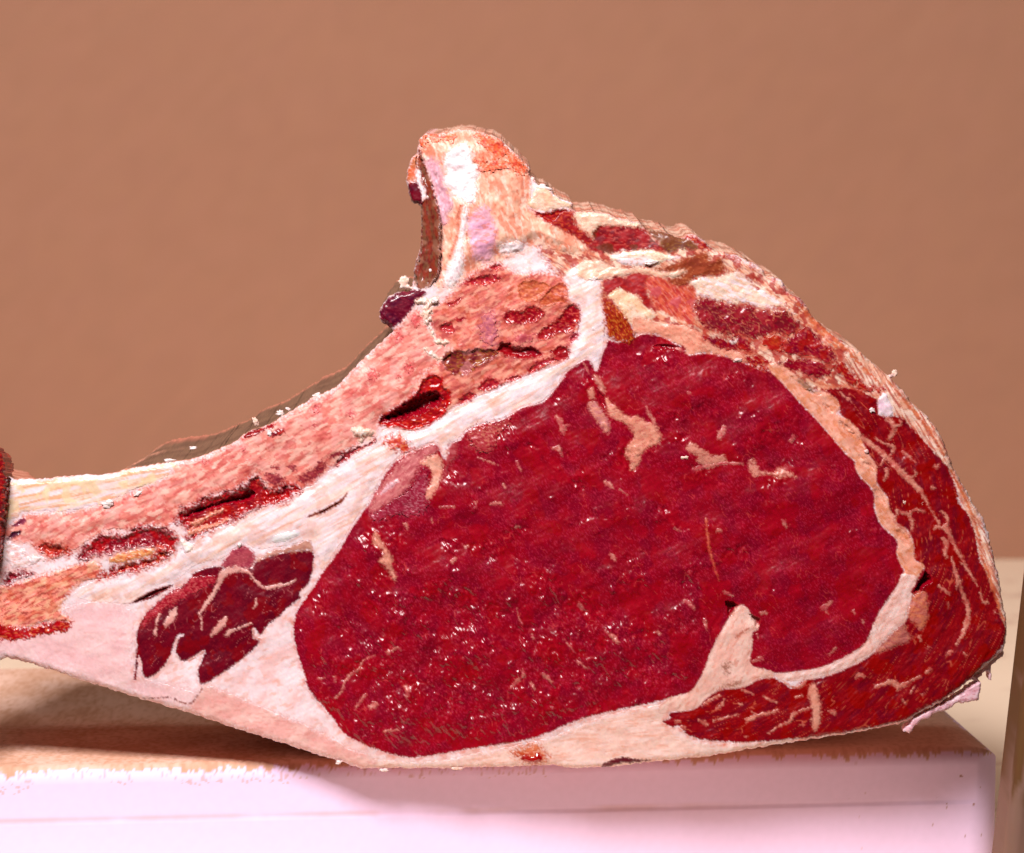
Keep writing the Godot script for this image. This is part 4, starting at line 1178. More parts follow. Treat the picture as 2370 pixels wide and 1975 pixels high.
	piece("red_cavity", 0, tl(1300, 420, [430, 985, 560, 942, 660, 955, 740, 910, 905, 935, 870, 1000, 875, 1100, 935, 1285, 860, 1262, 780, 1135, 640, 1075, 560, 1095, 470, 1145, 430, 1060]), [lin(168, 10, 16), lin(150, 8, 20), lin(190, 30, 16)], {"e": 4.0, "mat": "wet", "lift": -16.0, "r": 16.0, "rel": 2.0, "lam": 26.0, "warp": 4.0})
	piece("fat_tongue", 0, tl(1300, 420, [480, 1145, 600, 1065, 680, 1112, 760, 1142, 850, 1242, 985, 1330, 930, 1382, 850, 1402, 780, 1392, 740, 1445, 680, 1422, 620, 1322, 560, 1212]), [lin(252, 198, 160), CREAM, lin(240, 170, 130)], {"lift": 4.0, "r": 12.0, "rel": 1.2, "ang": 0.8, "str": 3.0})
	piece("fibrous_muscle", 0, tl(1300, 420, [870, 1012, 920, 935, 1060, 965, 1200, 1055, 1360, 1042, 1385, 1180, 1365, 1300, 1350, 1435, 1240, 1402, 1100, 1335, 985, 1270, 905, 1130]), [lin(222, 96, 66), lin(190, 44, 40), lin(228, 130, 116), lin(196, 70, 80)], fibrous)
	piece("dried_muscle", 0, tl(1250, 600, [640, 365, 720, 400, 850, 530, 960, 680, 985, 775, 940, 840, 860, 830, 760, 810, 690, 750, 660, 600]), [lin(168, 50, 24), lin(140, 20, 20), lin(214, 120, 44)], {"e": 6.0, "mat": "muscle", "lift": 1.5, "rel": 1.6, "ang": 1.1, "rstr": 4.0, "lam": 9.0, "str": 3.0, "fl": 0.22, "fmix": 0.7, "flam": 5.0, "fstr": 3.0, "warp": 5.0})
	piece("salmon_fat", 0, tl(1250, 600, [960, 580, 1100, 600, 1300, 650, 1460, 660, 1640, 740, 1760, 840, 1900, 890, 2100, 955, 2100, 1030, 1850, 955, 1680, 935, 1530, 955, 1480, 895, 1400, 842, 1250, 765, 1100, 735, 985, 730, 950, 660]), [lin(242, 152, 126), lin(248, 172, 146), lin(228, 122, 100)], {"e": 4.0, "lift": 2.5, "r": 8.0, "ang": 0.5, "str": 3.0, "lam": 20.0, "fl": 0.3, "rel": 1.4})
	var SM := [lin(150, 12, 36), lin(122, 8, 38), lin(196, 84, 70), lin(170, 20, 20)]
	var SO := {"vein": lin(214, 120, 90), "vlen": 50.0, "vlam": 20.0, "vfl": -0.1, "bleed": lin(206, 76, 54), "wlam": 16.0, "e": 5.0, "mat": "muscle", "lift": 1.5, "rel": 1.6, "ang": 0.5, "rstr": 3.0, "lam": 16.0, "str": 2.4, "fl": 0.24, "fmix": 0.55, "flam": 6.0, "warp": 6.5, "lam4": 36.0}
	var um := PackedVector2Array()
	for a: Array in [[1612, 717], [1620, 690], [1643, 685], [1670, 695], [1700, 703], [1746, 710], [1791, 719], [1823, 714], [1846, 737], [1862, 751], [1846, 767], [1828, 774], [1796, 768], [1757, 780], [1727, 778], [1700, 775], [1660, 762], [1630, 748]]:
		um.append(Vector2(a[0], a[1]))
	piece("upper_muscle", 0, um, [lin(142, 12, 36), lin(120, 22, 36), lin(176, 96, 70), lin(160, 30, 40)], SO)
	piece("small_muscle", 0, tl(1700, 600, [500, 830, 640, 760, 750, 690, 850, 715, 900, 800, 1000, 900, 1090, 960, 1060, 1000, 980, 1045, 900, 1015, 780, 972, 640, 962, 520, 922]), SM, SO)
	piece("small_muscle", 0, tl(1700, 600, [480, 1035, 620, 1010, 800, 1000, 900, 1040, 1003, 1110, 990, 1172, 920, 1200, 800, 1162, 660, 1132, 520, 1082]), [lin(150, 10, 32), lin(138, 6, 34), lin(190, 70, 66)], SO)
	piece("small_muscle", 0, tl(1700, 600, [1020, 1060, 1130, 1035, 1200, 1110, 1330, 1225, 1450, 1285, 1560, 1310, 1500, 1345, 1300, 1300, 1200, 1240, 1100, 1150]), [lin(170, 20, 24), lin(152, 10, 28), lin(214, 90, 50)], SO)
	piece("small_muscle", 0, tl(1300, 420, [1440, 1555, 1560, 1560, 1740, 1600, 1850, 1560, 1940, 1650, 1935, 1715, 1800, 1692, 1640, 1692, 1500, 1605]), SM, SO)
	piece("small_muscle", 0, tl(1700, 600, [130, 975, 260, 985, 410, 1030, 340, 1060, 440, 1130, 340, 1105, 200, 1065]), [lin(168, 16, 24), lin(150, 8, 28), ORANGE], SO)
	piece("small_muscle", 0, tl(1700, 600, [340, 790, 440, 760, 520, 800, 500, 900, 420, 920, 330, 850]), [lin(176, 24, 22), lin(190, 60, 30), lin(150, 12, 30)], SO)
	piece("fat_flake", 0, tl(1300, 420, [1735, 1605, 1780, 1610, 1815, 1575, 1790, 1625, 1750, 1630]), [CREAM, WHITE], {"lift": 4.0, "warp": 1.0})
	piece("fat_flake", CAP, tl(1700, 600, [1500, 1440, 1550, 1350, 1600, 1390, 1645, 1500, 1640, 1585, 1560, 1590, 1510, 1560]), [lin(252, 206, 220), WHITE], {"lift": 5.0, "r": 6.0, "warp": 3.0, "rel": 2.0})
	# grey gristle in the seam beside the eye
	for a: Array in [[600, 1190, 680, 1185, 760, 1240, 850, 1320, 930, 1350, 920, 1380, 800, 1350, 700, 1270], [920, 1470, 980, 1460, 1040, 1540, 1000, 1560], [1090, 1660, 1160, 1650, 1250, 1750, 1170, 1740]]:
		piece("gristle", 0, tl(1700, 600, a), [lin(150, 100, 78), lin(176, 120, 90), lin(206, 130, 96)], {"e": 7.0, "lift": -4.0, "lam": 16.0})
	for a: Array in [[260, 120, 330, 130, 440, 230, 520, 340, 470, 350, 380, 260], [430, 400, 480, 440, 520, 500, 460, 500], [620, 770, 680, 790, 750, 900, 760, 1000, 700, 960, 640, 860], [850, 1230, 960, 1250, 1000, 1380, 1000, 1440, 930, 1360], [500, 520, 600, 540, 640, 600, 560, 590]]:
		piece("gristle", 0, tl(1890, 950, a), [lin(168, 108, 88), lin(150, 92, 84), lin(214, 130, 96)], {"e": 7.0, "lift": -4.0, "lam": 16.0})
	# orange seam fat along the eye
	var sf := tl(1700, 600, [400, 1060, 480, 1080, 600, 1140, 660, 1200, 600, 1190, 700, 1280, 820, 1370, 940, 1350, 1060, 1420, 1095, 1500, 1060, 1570, 1180, 1640, 1290, 1740])
	sf.append_array(tl(1890, 950, [480, 280, 520, 380, 570, 470, 640, 580, 635, 700, 640, 760, 680, 810, 750, 900, 770, 1010, 830, 1100, 870, 1180, 960, 1240, 1020, 1370, 1030, 1530, 1130, 1610, 1060, 1740, 920, 1720]))
	for a: Array in [[2110, 1327], [2100, 1309], [2091, 1284], [2095, 1263], [2085, 1244], [2063, 1224], [2049, 1207], [2040, 1179], [2040, 1149], [2031, 1129], [2008, 1106], [1995, 1087], [1992, 1067], [1969, 1046], [1928, 998], [1898, 964], [1864, 929], [1832, 893], [1797, 858]]:
		sf.append(Vector2(a[0], a[1]))
	piece("fat_seam", 0, sf, [lin(242, 156, 130), lin(250, 178, 154), lin(222, 116, 66), lin(230, 132, 84)], {"grow": 3.5, "lift": 2.0, "r": 7.0, "ang": 0.85, "str": 3.0, "lam": 22.0, "fl": 0.3, "fmix": 0.6, "flam": 12.0, "rel": 1.3, "warp": 1.5, "lam4": 40.0, "mix4": 0.6})
	var lf := tl(1890, 1300, [920, 160, 1020, 170, 1060, 200, 1010, 330, 975, 540, 930, 630, 870, 690, 700, 870, 550, 990, 440, 1050, 200, 1150, 60, 1190])
	lf.append_array(tl(1420, 1350, [1960, 1000, 1760, 1010, 1700, 965, 1800, 955, 1950, 930]))
	lf.append_array(tl(1890, 1300, [0, 1140, 150, 1095, 350, 1005, 500, 915, 570, 835, 630, 695, 700, 535, 830, 345, 900, 225]))
	piece("fat_seam", 0, lf, [lin(248, 190, 178), lin(252, 212, 204), lin(236, 160, 140)], {"grow": 3.5, "lift": 4.0, "r": 12.0, "ang": -0.8, "str": 2.5, "lam": 20.0, "rel": 1.4, "warp": 1.5, "fl": 0.3})
	# outer rind of the right side: streaks of fat and dried flesh
	for a: Array in [[2066, 880, 2108, 930, 2152, 982, 2184, 1030, 2205, 1075], [2215, 1090, 2240, 1140, 2258, 1180, 2275, 1225, 2288, 1280], [2285, 1290, 2305, 1340, 2322, 1395, 2336, 1440]]:
		seam(0, tl(0, 0, a, 1.0), [16, 30, 34, 22, 10], [lin(224, 120, 80), lin(190, 76, 48)], {"name": "rind_streak", "lift": -1.5, "warp": 2.5})
	for a: Array in [[1880, 720, 1920, 765, 1965, 805, 2010, 850, 2050, 890], [1850, 690, 1880, 730, 1910, 770, 1950, 806]]:
		seam(0, tl(0, 0, a, 1.0), [14, 34, 40, 30, 12], [lin(226, 116, 76), lin(196, 76, 50)], {"name": "rind_streak", "lift": -1.0, "warp": 4.0})

	# ---- hollow and flaps behind the lower seam
	piece("hollow", CAP, tl(1890, 1300, [1130, 95, 1190, 130, 1235, 215, 1180, 260, 1110, 330, 1030, 340, 1010, 320, 1055, 240]), [lin(158, 6, 26), lin(146, 4, 28)], {"mat": "wet", "lift": -40.0, "r": 14.0, "warp": 3.0})
	piece("fat_flap", CAP, tl(1890, 1300, [1000, 450, 1060, 345, 1150, 335, 1172, 430, 1182, 540, 1152, 660, 1100, 722, 1060, 662, 985, 605]), [lin(206, 110, 96), lin(222, 122, 86), lin(190, 80, 70)], {"e": 5.0, "lift": 2.0, "lam": 18.0})
	piece("fat_flap", CAP, tl(1890, 1300, [640, 950, 830, 745, 930, 662, 972, 740, 1002, 822, 870, 872, 760, 925]), [lin(190, 104, 96), lin(206, 118, 96), lin(170, 70, 70)], {"e": 5.0, "lift": 1.0, "lam": 18.0})

	# ---- the fat wedge and hollows at its tip
	piece("hollow", EYE, tl(1420, 1350, [1145, 190, 1250, 205, 1320, 245, 1250, 320, 1180, 390, 1160, 290]), [lin(158, 6, 26), lin(146, 4, 28)], {"mat": "wet", "lift": -26.0, "r": 10.0})
	piece("hollow", EYE, tl(1420, 1350, [1390, 330, 1530, 370, 1525, 440, 1480, 470, 1420, 390]), [lin(158, 6, 26), lin(146, 4, 28)], {"mat": "wet", "lift": -16.0, "r": 9.0})
	piece("fat_wedge", 0, tl(1420, 1350, [1310, 262, 1380, 290, 1410, 350, 1490, 470, 1430, 515, 1420, 600, 1420, 700, 1398, 800, 1440, 885, 1620, 935, 1640, 975, 1500, 995, 1380, 1060, 1250, 1090, 1110, 1095, 960, 1190, 830, 1300, 600, 1330, 480, 1330, 560, 1220, 800, 1150, 890, 1040, 960, 910, 1000, 790, 1070, 630, 1170, 450, 1250, 320]), [lin(248, 186, 170), lin(252, 206, 192), lin(232, 140, 116)], {"grow": 3.0, "lift": 3.5, "r": 12.0, "ang": -1.1, "str": 2.5, "lam": 30.0, "fl": 0.33, "fmix": 0.5, "flam": 14.0, "warp": 1.6, "rel": 1.2})
	piece("gristle", 0, tl(1420, 1350, [1130, 880, 1190, 840, 1205, 870, 1175, 920, 1205, 945, 1160, 940]), [lin(176, 120, 104), lin(190, 130, 110)], {"e": 7.0, "lift": -3.0, "warp": 4.0, "wlam": 9.0})
	piece("gristle", 0, tl(1420, 1350, [1130, 1075, 1200, 1050, 1290, 1025, 1325, 1045, 1280, 1070, 1180, 1085]), [lin(190, 124, 104), lin(170, 110, 96)], {"e": 7.0, "lift": -3.0, "warp": 4.0, "wlam": 9.0})
	seam(0, tl(1420, 1350, [1270, 590, 1320, 540, 1400, 480]), [14, 34, 14], [lin(190, 100, 84), lin(206, 120, 100)], {"name": "crease", "lift": -5.0})
	piece("dark_flesh", 0, tl(1050, 1400, [1505, 1690, 1560, 1640, 1700, 1588, 1850, 1608, 2010, 1622, 1850, 1645, 1700, 1650, 1590, 1690]), [lin(112, 8, 30), lin(96, 6, 26)], {"e": 3.0, "mat": "wet", "lift": -3.0, "r": 8.0, "warp": 2.0})
	piece("blood_stain", 0, tl(1050, 1400, [590, 1540, 700, 1480, 840, 1450, 940, 1540, 960, 1600, 900, 1650, 760, 1650, 660, 1600]), [lin(226, 120, 80), lin(206, 76, 40), lin(246, 176, 150)], {"e": 12.0, "lift": 0.8, "warp": 7.0, "wlam": 14.0})
	piece("blood_drop", 0, tl(1050, 1400, [690, 1580, 740, 1560, 800, 1590, 850, 1540, 900, 1580, 890, 1625, 820, 1648, 740, 1640, 690, 1610]), [lin(170, 10, 4), lin(150, 6, 4)], {"mat": "blood", "lift": 9.0, "r": 12.0, "warp": 1.0, "rel": 0.6})

	# ---- silver skin and marbling in the eye
	piece("silver_skin", EYE, tl(850, 950, [0, 1010, 40, 900, 90, 800, 220, 640, 330, 500, 520, 395, 660, 350, 690, 430, 560, 500, 520, 560, 450, 720, 360, 845, 200, 950, 40, 1045]), [lin(206, 118, 118), lin(186, 86, 92), lin(226, 146, 140)], {"e": 8.0, "mat": "muscle", "lift": 1.0, "warp": 4.0, "ang": -0.8, "str": 3.5, "lam": 12.0, "fl": 0.3, "flam": 6.0})
	piece("silver_skin", EYE, tl(850, 950, [30, 1080, 180, 970, 330, 880, 440, 770, 540, 610, 590, 700, 600, 880, 590, 1020, 430, 1080, 250, 1070, 100, 1130]), [lin(160, 46, 68), lin(146, 22, 48), lin(196, 110, 124)], {"e": 8.0, "mat": "muscle", "lift": 0.8, "warp": 9.0, "wlam": 12.0, "lam": 10.0, "fl": 0.2, "flam": 5.0})
	piece("silver_skin", EYE, tl(850, 950, [1010, 230, 1160, 150, 1360, 110, 1460, 60, 1420, 160, 1320, 260, 1300, 360, 1180, 430, 1080, 380]), [lin(176, 60, 66), lin(158, 26, 40), lin(206, 120, 100)], {"e": 8.0, "mat": "muscle", "lift": 0.8, "warp": 9.0, "wlam": 12.0, "lam": 9.0, "fl": 0.18, "flam": 5.0})
	piece("silver_skin", EYE, tl(850, 950, [825, 350, 900, 350, 890, 470, 820, 560, 800, 680, 760, 690, 780, 560]), [lin(186, 86, 90), lin(170, 50, 60)], {"e": 8.0, "mat": "muscle", "lift": 0.8, "warp": 3.0, "lam": 12.0})
	var SK := [lin(236, 170, 178), lin(244, 190, 190)]
	seam(EYE, tl(850, 950, [120, 865, 200, 780, 300, 715]), [20, 50, 30], SK)
	piece("fat_seam", EYE, tl(850, 950, [525, 530, 600, 480, 685, 455, 745, 510, 745, 620, 725, 720, 660, 850, 620, 910, 585, 850, 640, 720, 650, 640, 600, 570, 540, 555]), [lin(238, 150, 128), lin(244, 172, 150)], {"e": 4.5, "wlam": 12.0, "lift": 2.0, "warp": 2.0})
	piece("fat_seam", EYE, tl(850, 950, [55, 1235, 100, 1300, 185, 1430, 245, 1520, 228, 1580, 265, 1680, 265, 1745, 220, 1680, 170, 1590, 105, 1545, 150, 1480, 110, 1400, 45, 1370]), [MARB, lin(232, 146, 122)], {"e": 4.5, "wlam": 12.0, "lift": 1.5, "warp": 2.0})
	var s1 := tl(1250, 600, [665, 1395, 760, 1480, 850, 1560, 920, 1600, 985, 1585, 1080, 1640, 1200, 1695])
	s1.append_array(tl(1400, 950, [545, 190, 585, 270, 560, 335, 480, 362, 420, 412, 372, 470, 372, 520, 320, 590, 280, 605, 268, 520, 225, 450, 238, 380, 290, 310, 312, 250, 280, 200, 220, 130, 130, 92, 75, 65]))
	s1.append_array(tl(1250, 600, [700, 1560]))
	piece("fat_seam", EYE, s1, [lin(232, 142, 118), lin(238, 158, 134), lin(206, 100, 92)], {"e": 4.5, "wlam": 12.0, "lift": 2.0, "warp": 2.5, "lam": 16.0})
	piece("fat_seam", EYE, tl(1250, 600, [555, 1175, 605, 1190, 665, 1310, 655, 1375, 600, 1295]), [lin(210, 128, 112), lin(196, 100, 92)], {"e": 4.5, "wlam": 12.0, "lift": 1.5, "warp": 1.5})
	piece("fat_seam", EYE, tl(1250, 600, [495, 1335, 545, 1295, 560, 1370, 540, 1425, 505, 1375]), [MARB, lin(220, 130, 110)], {"e": 4.5, "wlam": 12.0, "lift": 1.5, "warp": 1.5})
	piece("fat_seam", EYE, tl(1250, 600, [495, 1470, 560, 1435, 640, 1530, 700, 1640, 715, 1745, 660, 1745, 600, 1650, 540, 1580]), [lin(222, 134, 116), lin(206, 120, 120), lin(180, 80, 90)], {"e": 4.5, "wlam": 12.0, "lift": 1.5, "warp": 2.0, "lam": 12.0})
	piece("hollow", EYE, tl(1250, 600, [570, 1290, 640, 1340, 660, 1390, 680, 1470, 660, 1510, 590, 1420]), [lin(158, 6, 26), lin(146, 4, 28)], {"mat": "wet", "lift": -7.0, "r": 8.0})
	piece("hollow", EYE, tl(1250, 600, [1150, 880, 1230, 842, 1330, 842, 1440, 862, 1490, 905, 1380, 912, 1250, 902]), [lin(156, 2, 26), lin(144, 2, 30), lin(166, 10, 20)], {"mat": "wet", "lift": -8.0, "r": 8.0, "warp": 3.0})
	piece("fat_seam", EYE, tl(1400, 950, [845, 385, 905, 328, 960, 370, 1050, 420, 1120, 470, 1225, 458, 1240, 520, 1100, 560, 1020, 555, 955, 520, 960, 470, 890, 430]), [MARB, lin(222, 140, 120), lin(190, 90, 80)], {"e": 4.5, "wlam": 12.0, "lift": 1.8, "warp": 2.5})
	piece("fat_seam", EYE, tl(1400, 950, [1485, 560, 1520, 498, 1565, 560, 1600, 620, 1740, 640, 1790, 588, 1880, 620, 1965, 685, 1880, 672, 1790, 695, 1730, 662, 1620, 652, 1565, 678, 1520, 650]), [MARB, lin(220, 130, 110), lin(180, 70, 60)], {"e": 4.5, "wlam": 12.0, "lift": 1.5, "warp": 3.0})
	var MR := [lin(214, 116, 104), lin(196, 70, 76), lin(228, 150, 136)]
	seam(EYE, tl(1400, 950, [910, 605, 980, 590, 1080, 570, 1250, 540, 1430, 545]), [20, 46, 40, 30, 14], MR)
	seam(EYE, tl(1400, 950, [1050, 1105, 1060, 1250, 1090, 1450, 1140, 1620, 1185, 1745]), [26, 16, 22, 18, 8], [lin(214, 90, 62), lin(196, 50, 44)])
	for a: Array in [
			[850, 950, [1920, 60, 1980, 160, 2000, 250], [14, 66, 16]], [850, 950, [1970, 160, 2070, 150], [40, 10]], [850, 950, [1880, 390, 1940, 385, 1975, 470], [16, 50, 12]],
			[850, 950, [1110, 480, 1220, 520, 1320, 560], [8, 14, 6]], [850, 950, [720, 990, 800, 985, 880, 990], [10, 22, 20]], [850, 950, [1240, 970, 1300, 945, 1370, 960], [14, 40, 12]],
			[850, 950, [840, 1560, 870, 1530, 890, 1500], [30, 40, 20]], [850, 950, [1510, 520, 1560, 620], [30, 10]], [850, 950, [1090, 930, 1100, 1000], [26, 12]], [850, 950, [1370, 750, 1400, 800], [26, 14]],
			[850, 950, [1500, 1190, 1550, 1190], [24, 14]], [850, 950, [980, 1400, 1020, 1385], [26, 16]], [850, 950, [640, 1100, 650, 1150], [22, 14]], [850, 950, [370, 1150, 400, 1220], [40, 10]],
			[660, 1400, [470, 985, 550, 910, 590, 800, 650, 730, 725, 690], [14, 18, 16, 34, 16]], [660, 1400, [725, 690, 780, 590, 900, 540], [14, 8, 6]], [660, 1400, [690, 1090, 740, 1010, 805, 940], [12, 28, 20]],
			[660, 1400, [835, 1075, 880, 1050, 915, 1030], [50, 64, 44]], [660, 1400, [1195, 850, 1225, 890, 1215, 985], [50, 54, 12]], [660, 1400, [300, 770, 340, 780, 380, 775], [14, 16, 8]], [660, 1400, [475, 750, 480, 810], [20, 24]],
			[660, 1400, [1015, 520, 1060, 500, 1120, 460, 1165, 490], [40, 18, 18, 10]], [660, 1400, [985, 1325, 1060, 1310, 1140, 1310], [20, 26, 16]],
			[1050, 1400, [575, 885, 640, 800, 670, 790], [20, 40, 20]], [1050, 1400, [690, 690, 710, 750, 690, 770], [12, 46, 14]], [1050, 1400, [900, 720, 940, 760, 1000, 815], [44, 34, 8]], [1050, 1400, [1540, 285, 1620, 345, 1690, 410], [14, 42, 14]],
			[1050, 1400, [1265, 10, 1300, 50, 1350, 90], [50, 46, 14]], [1050, 1400, [1250, 595, 1310, 640, 1370, 680], [14, 22, 10]], [1050, 1400, [1130, 380, 1190, 460, 1240, 520], [8, 12, 8]], [1050, 1400, [640, 60, 660, 160, 700, 220], [8, 8, 10]],
			[1050, 1400, [790, 330, 820, 380], [26, 16]], [1050, 1400, [780, 820, 830, 890], [30, 20]],
			[1420, 1350, [735, 185, 790, 230, 845, 285], [20, 46, 20]], [1420, 1350, [1140, 100, 1190, 130, 1240, 155], [26, 34, 12]], [1420, 1350, [1520, 330, 1580, 315], [26, 34]], [1420, 1350, [1430, 825, 1500, 800, 1550, 790], [12, 34, 40]],
			[1420, 1350, [950, 400, 965, 500], [34, 8]], [1420, 1350, [460, 510, 490, 540], [30, 20]], [1420, 1350, [10, 580, 60, 640], [50, 10]], [1420, 1350, [1490, 540, 1500, 590], [16, 10]],
			[1890, 1300, [80, 505, 140, 480, 195, 420], [40, 60, 12]], [1890, 1300, [140, 490, 150, 555], [30, 10]], [1890, 1300, [170, 970, 240, 900], [14, 24]], [1890, 1300, [410, 515, 430, 560], [34, 8]], [1890, 1300, [515, 610, 515, 665], [22, 12]],
			[1400, 950, [1170, 290, 1210, 230, 1240, 150], [26, 70, 26]], [1400, 950, [470, 0, 500, 90, 540, 150], [18, 26, 20]], [1400, 950, [1910, 320, 1960, 260], [30, 50]], [1400, 950, [1820, 1110, 1850, 1150, 1870, 1200], [14, 40, 12]],
			[1400, 950, [0, 740, 50, 750, 95, 800], [34, 40, 12]], [1400, 950, [60, 1460, 95, 1500, 130, 1540], [14, 44, 16]], [1400, 950, [1155, 1225, 1210, 1225], [30, 26]], [1400, 950, [720, 1200, 790, 1245], [10, 18]], [1400, 950, [160, 800, 240, 865], [8, 12]],
			[1250, 600, [450, 1040, 480, 1100, 510, 1150], [10, 22, 10]], [1250, 600, [160, 1590, 220, 1640, 240, 1740], [20, 40, 60]], [1250, 600, [1090, 1480, 1130, 1590, 1190, 1670], [16, 22, 22]], [1250, 600, [1510, 1350, 1550, 1350], [40, 20]], [1250, 600, [1400, 880, 1440, 910, 1500, 930], [20, 36, 14]]]:
		seam(EYE, tl(a[0], a[1], a[2]), a[3], MR, {"lift": 1.2, "warp": 1.6})

	# ---- marbling in the cap
	var CM := [lin(220, 130, 110), lin(204, 92, 80), lin(232, 156, 134)]
	for a: Array in [
			[1890, 950, [500, 270, 600, 350, 740, 460, 850, 570, 970, 690, 1080, 800, 1140, 880, 1195, 990], [44, 50, 60, 50, 50, 46, 30, 14]],
			[1890, 950, [1195, 990, 1220, 1040, 1290, 1150, 1310, 1210], [10, 14, 18, 30]], [1890, 950, [1310, 1200, 1270, 1190, 1240, 1220], [40, 36, 12]],
			[1890, 950, [1330, 1185, 1380, 1230, 1430, 1340, 1490, 1450, 1560, 1570, 1650, 1745], [50, 56, 36, 28, 18, 14]], [1890, 950, [1310, 1025, 1380, 1100, 1370, 1190], [22, 26, 30]],
			[1890, 950, [1330, 1300, 1370, 1370, 1350, 1450, 1375, 1515], [30, 46, 28, 20]], [1890, 950, [760, 80, 840, 170, 820, 230, 790, 300], [50, 40, 46, 20]], [1890, 950, [845, 165, 905, 140, 890, 90], [16, 18, 14]],
			[1890, 950, [640, 280, 740, 340, 830, 380, 805, 450], [10, 16, 34, 14]], [1890, 950, [865, 1020, 920, 1050, 980, 1065, 1020, 1130, 1010, 1230], [16, 24, 34, 34, 16]], [1890, 950, [980, 1065, 1050, 1020, 1150, 1040], [26, 26, 22]],
			[1890, 950, [820, 1115, 870, 1060, 865, 1010], [26, 22, 16]], [1890, 950, [1000, 695, 1060, 650, 1040, 610], [20, 20, 12]], [1890, 950, [740, 590, 765, 630, 730, 720], [30, 44, 12]], [1890, 950, [700, 560, 720, 520, 760, 480], [12, 20, 20]],
			[1890, 950, [920, 410, 990, 470, 1060, 540], [26, 18, 8]], [1890, 950, [1240, 560, 1270, 580, 1300, 550], [20, 34, 10]], [1890, 950, [1210, 780, 1250, 800], [20, 26]], [1890, 950, [820, 1110, 880, 1180, 970, 1240, 1000, 1300], [10, 24, 22, 20]],
			[1890, 950, [1420, 1500, 1450, 1630, 1490, 1745], [12, 26, 40]],
			[1890, 1300, [1440, 20, 1470, 140, 1500, 220], [12, 22, 46]], [1890, 1300, [1500, 210, 1530, 330, 1590, 470, 1590, 600, 1545, 740, 1470, 870], [40, 26, 40, 48, 40, 12]], [1890, 1300, [1500, 210, 1470, 300], [40, 10]], [1890, 1300, [1365, 985, 1430, 930], [24, 30]],
			[1890, 1300, [1285, 260, 1350, 310, 1410, 355], [14, 24, 20]], [1890, 1300, [1380, 440, 1400, 500], [12, 14]], [1890, 1300, [1715, 330, 1750, 430, 1800, 430], [12, 20, 34]], [1890, 1300, [1520, 20, 1620, 150, 1690, 270], [16, 18, 8]],
			[1890, 1300, [640, 1295, 740, 1275, 820, 1250, 880, 1300, 940, 1280, 1020, 1240, 1110, 1190], [30, 26, 56, 50, 40, 22, 20]], [1890, 1300, [880, 1290, 870, 1340], [40, 10]], [1890, 1300, [1155, 1165, 1215, 1115], [26, 18]], [1890, 1300, [440, 1215, 480, 1180, 535, 1205], [16, 50, 16]],
			[1890, 1300, [150, 1550, 210, 1560, 220, 1590], [10, 46, 20]], [1890, 1300, [1090, 780, 1110, 830], [34, 20]], [1890, 1300, [1170, 890, 1190, 900], [20, 20]], [1890, 1300, [1545, 950, 1580, 980], [30, 16]], [1890, 1300, [1120, 1390, 1140, 1370], [26, 18]], [1890, 1300, [920, 1430, 960, 1480], [12, 16]],
			[1890, 1300, [1000, 1370, 1050, 1290], [12, 8]], [1890, 1300, [1860, 540, 1880, 530], [34, 40]],
			[1420, 1350, [1365, 1435, 1440, 1400, 1510, 1370, 1600, 1355, 1705, 1325], [44, 46, 26, 28, 30]], [1420, 1350, [1500, 1375, 1430, 1345], [20, 8]], [1420, 1350, [915, 1285, 990, 1225, 1110, 1170], [14, 24, 14]], [1420, 1350, [1060, 1315, 1120, 1270, 1155, 1205], [14, 24, 14]],
			[1420, 1350, [1030, 1435, 1150, 1400, 1310, 1368], [10, 18, 8]], [1420, 1350, [885, 1420, 940, 1450, 985, 1470], [14, 44, 14]], [1420, 1350, [1600, 1565, 1720, 1480, 1820, 1440, 1850, 1370, 1950, 1320, 2095, 1285], [8, 20, 30, 32, 18, 10]],
			[1420, 1350, [1550, 1180, 1620, 1220, 1690, 1245], [18, 20, 10]], [1420, 1350, [1090, 1100, 1120, 1125], [40, 24]], [1420, 1350, [1330, 1110, 1450, 1165], [26, 12]], [1420, 1350, [1760, 1040, 1840, 1080, 1920, 1080, 1990, 1020], [24, 20, 34, 20]], [1420, 1350, [640, 1440, 700, 1435], [30, 26]],
			[1420, 1350, [700, 1490, 750, 1500], [26, 22]], [1420, 1350, [1870, 1195, 1950, 1170], [20, 12]], [1420, 1350, [1300, 1265, 1330, 1265], [20, 20]], [1420, 1350, [1940, 1460, 1960, 1480], [30, 26]], [1420, 1350, [1360, 1590, 1380, 1600], [20, 16]],
			[1700, 600, [1110, 1340, 1160, 1390, 1220, 1420, 1230, 1460], [10, 14, 16, 8]], [1700, 600, [970, 1330, 1050, 1410], [10, 8]], [1700, 600, [1590, 1600, 1660, 1660, 1680, 1740], [26, 30, 30]]]:
		seam(CAP, tl(a[0], a[1], a[2]), a[3], CM, {"lift": 1.3, "warp": 1.7})
	var bigf := PackedVector2Array()
	for a: Array in [[1880, 1608], [1886, 1594], [1893, 1590], [1899, 1604], [1904, 1625], [1908, 1650], [1905, 1688], [1893, 1700], [1888, 1680], [1890, 1655], [1884, 1630]]:
		bigf.append(Vector2(a[0], a[1]))
	piece("fat_seam", CAP, bigf, [lin(226, 140, 118), lin(232, 156, 134)], {"e": 4.5, "wlam": 12.0, "lift": 1.5, "warp": 2.0})

	# ---- slits
	piece("slit", SIN, tl(420, 900, [1230, 1312, 1400, 1228, 1560, 1145, 1665, 1055, 1600, 1165, 1480, 1235, 1380, 1285]), [lin(150, 60, 30), lin(120, 20, 20)], {"mat": "wet", "lift": -10.0, "r": 5.0, "warp": 1.0})
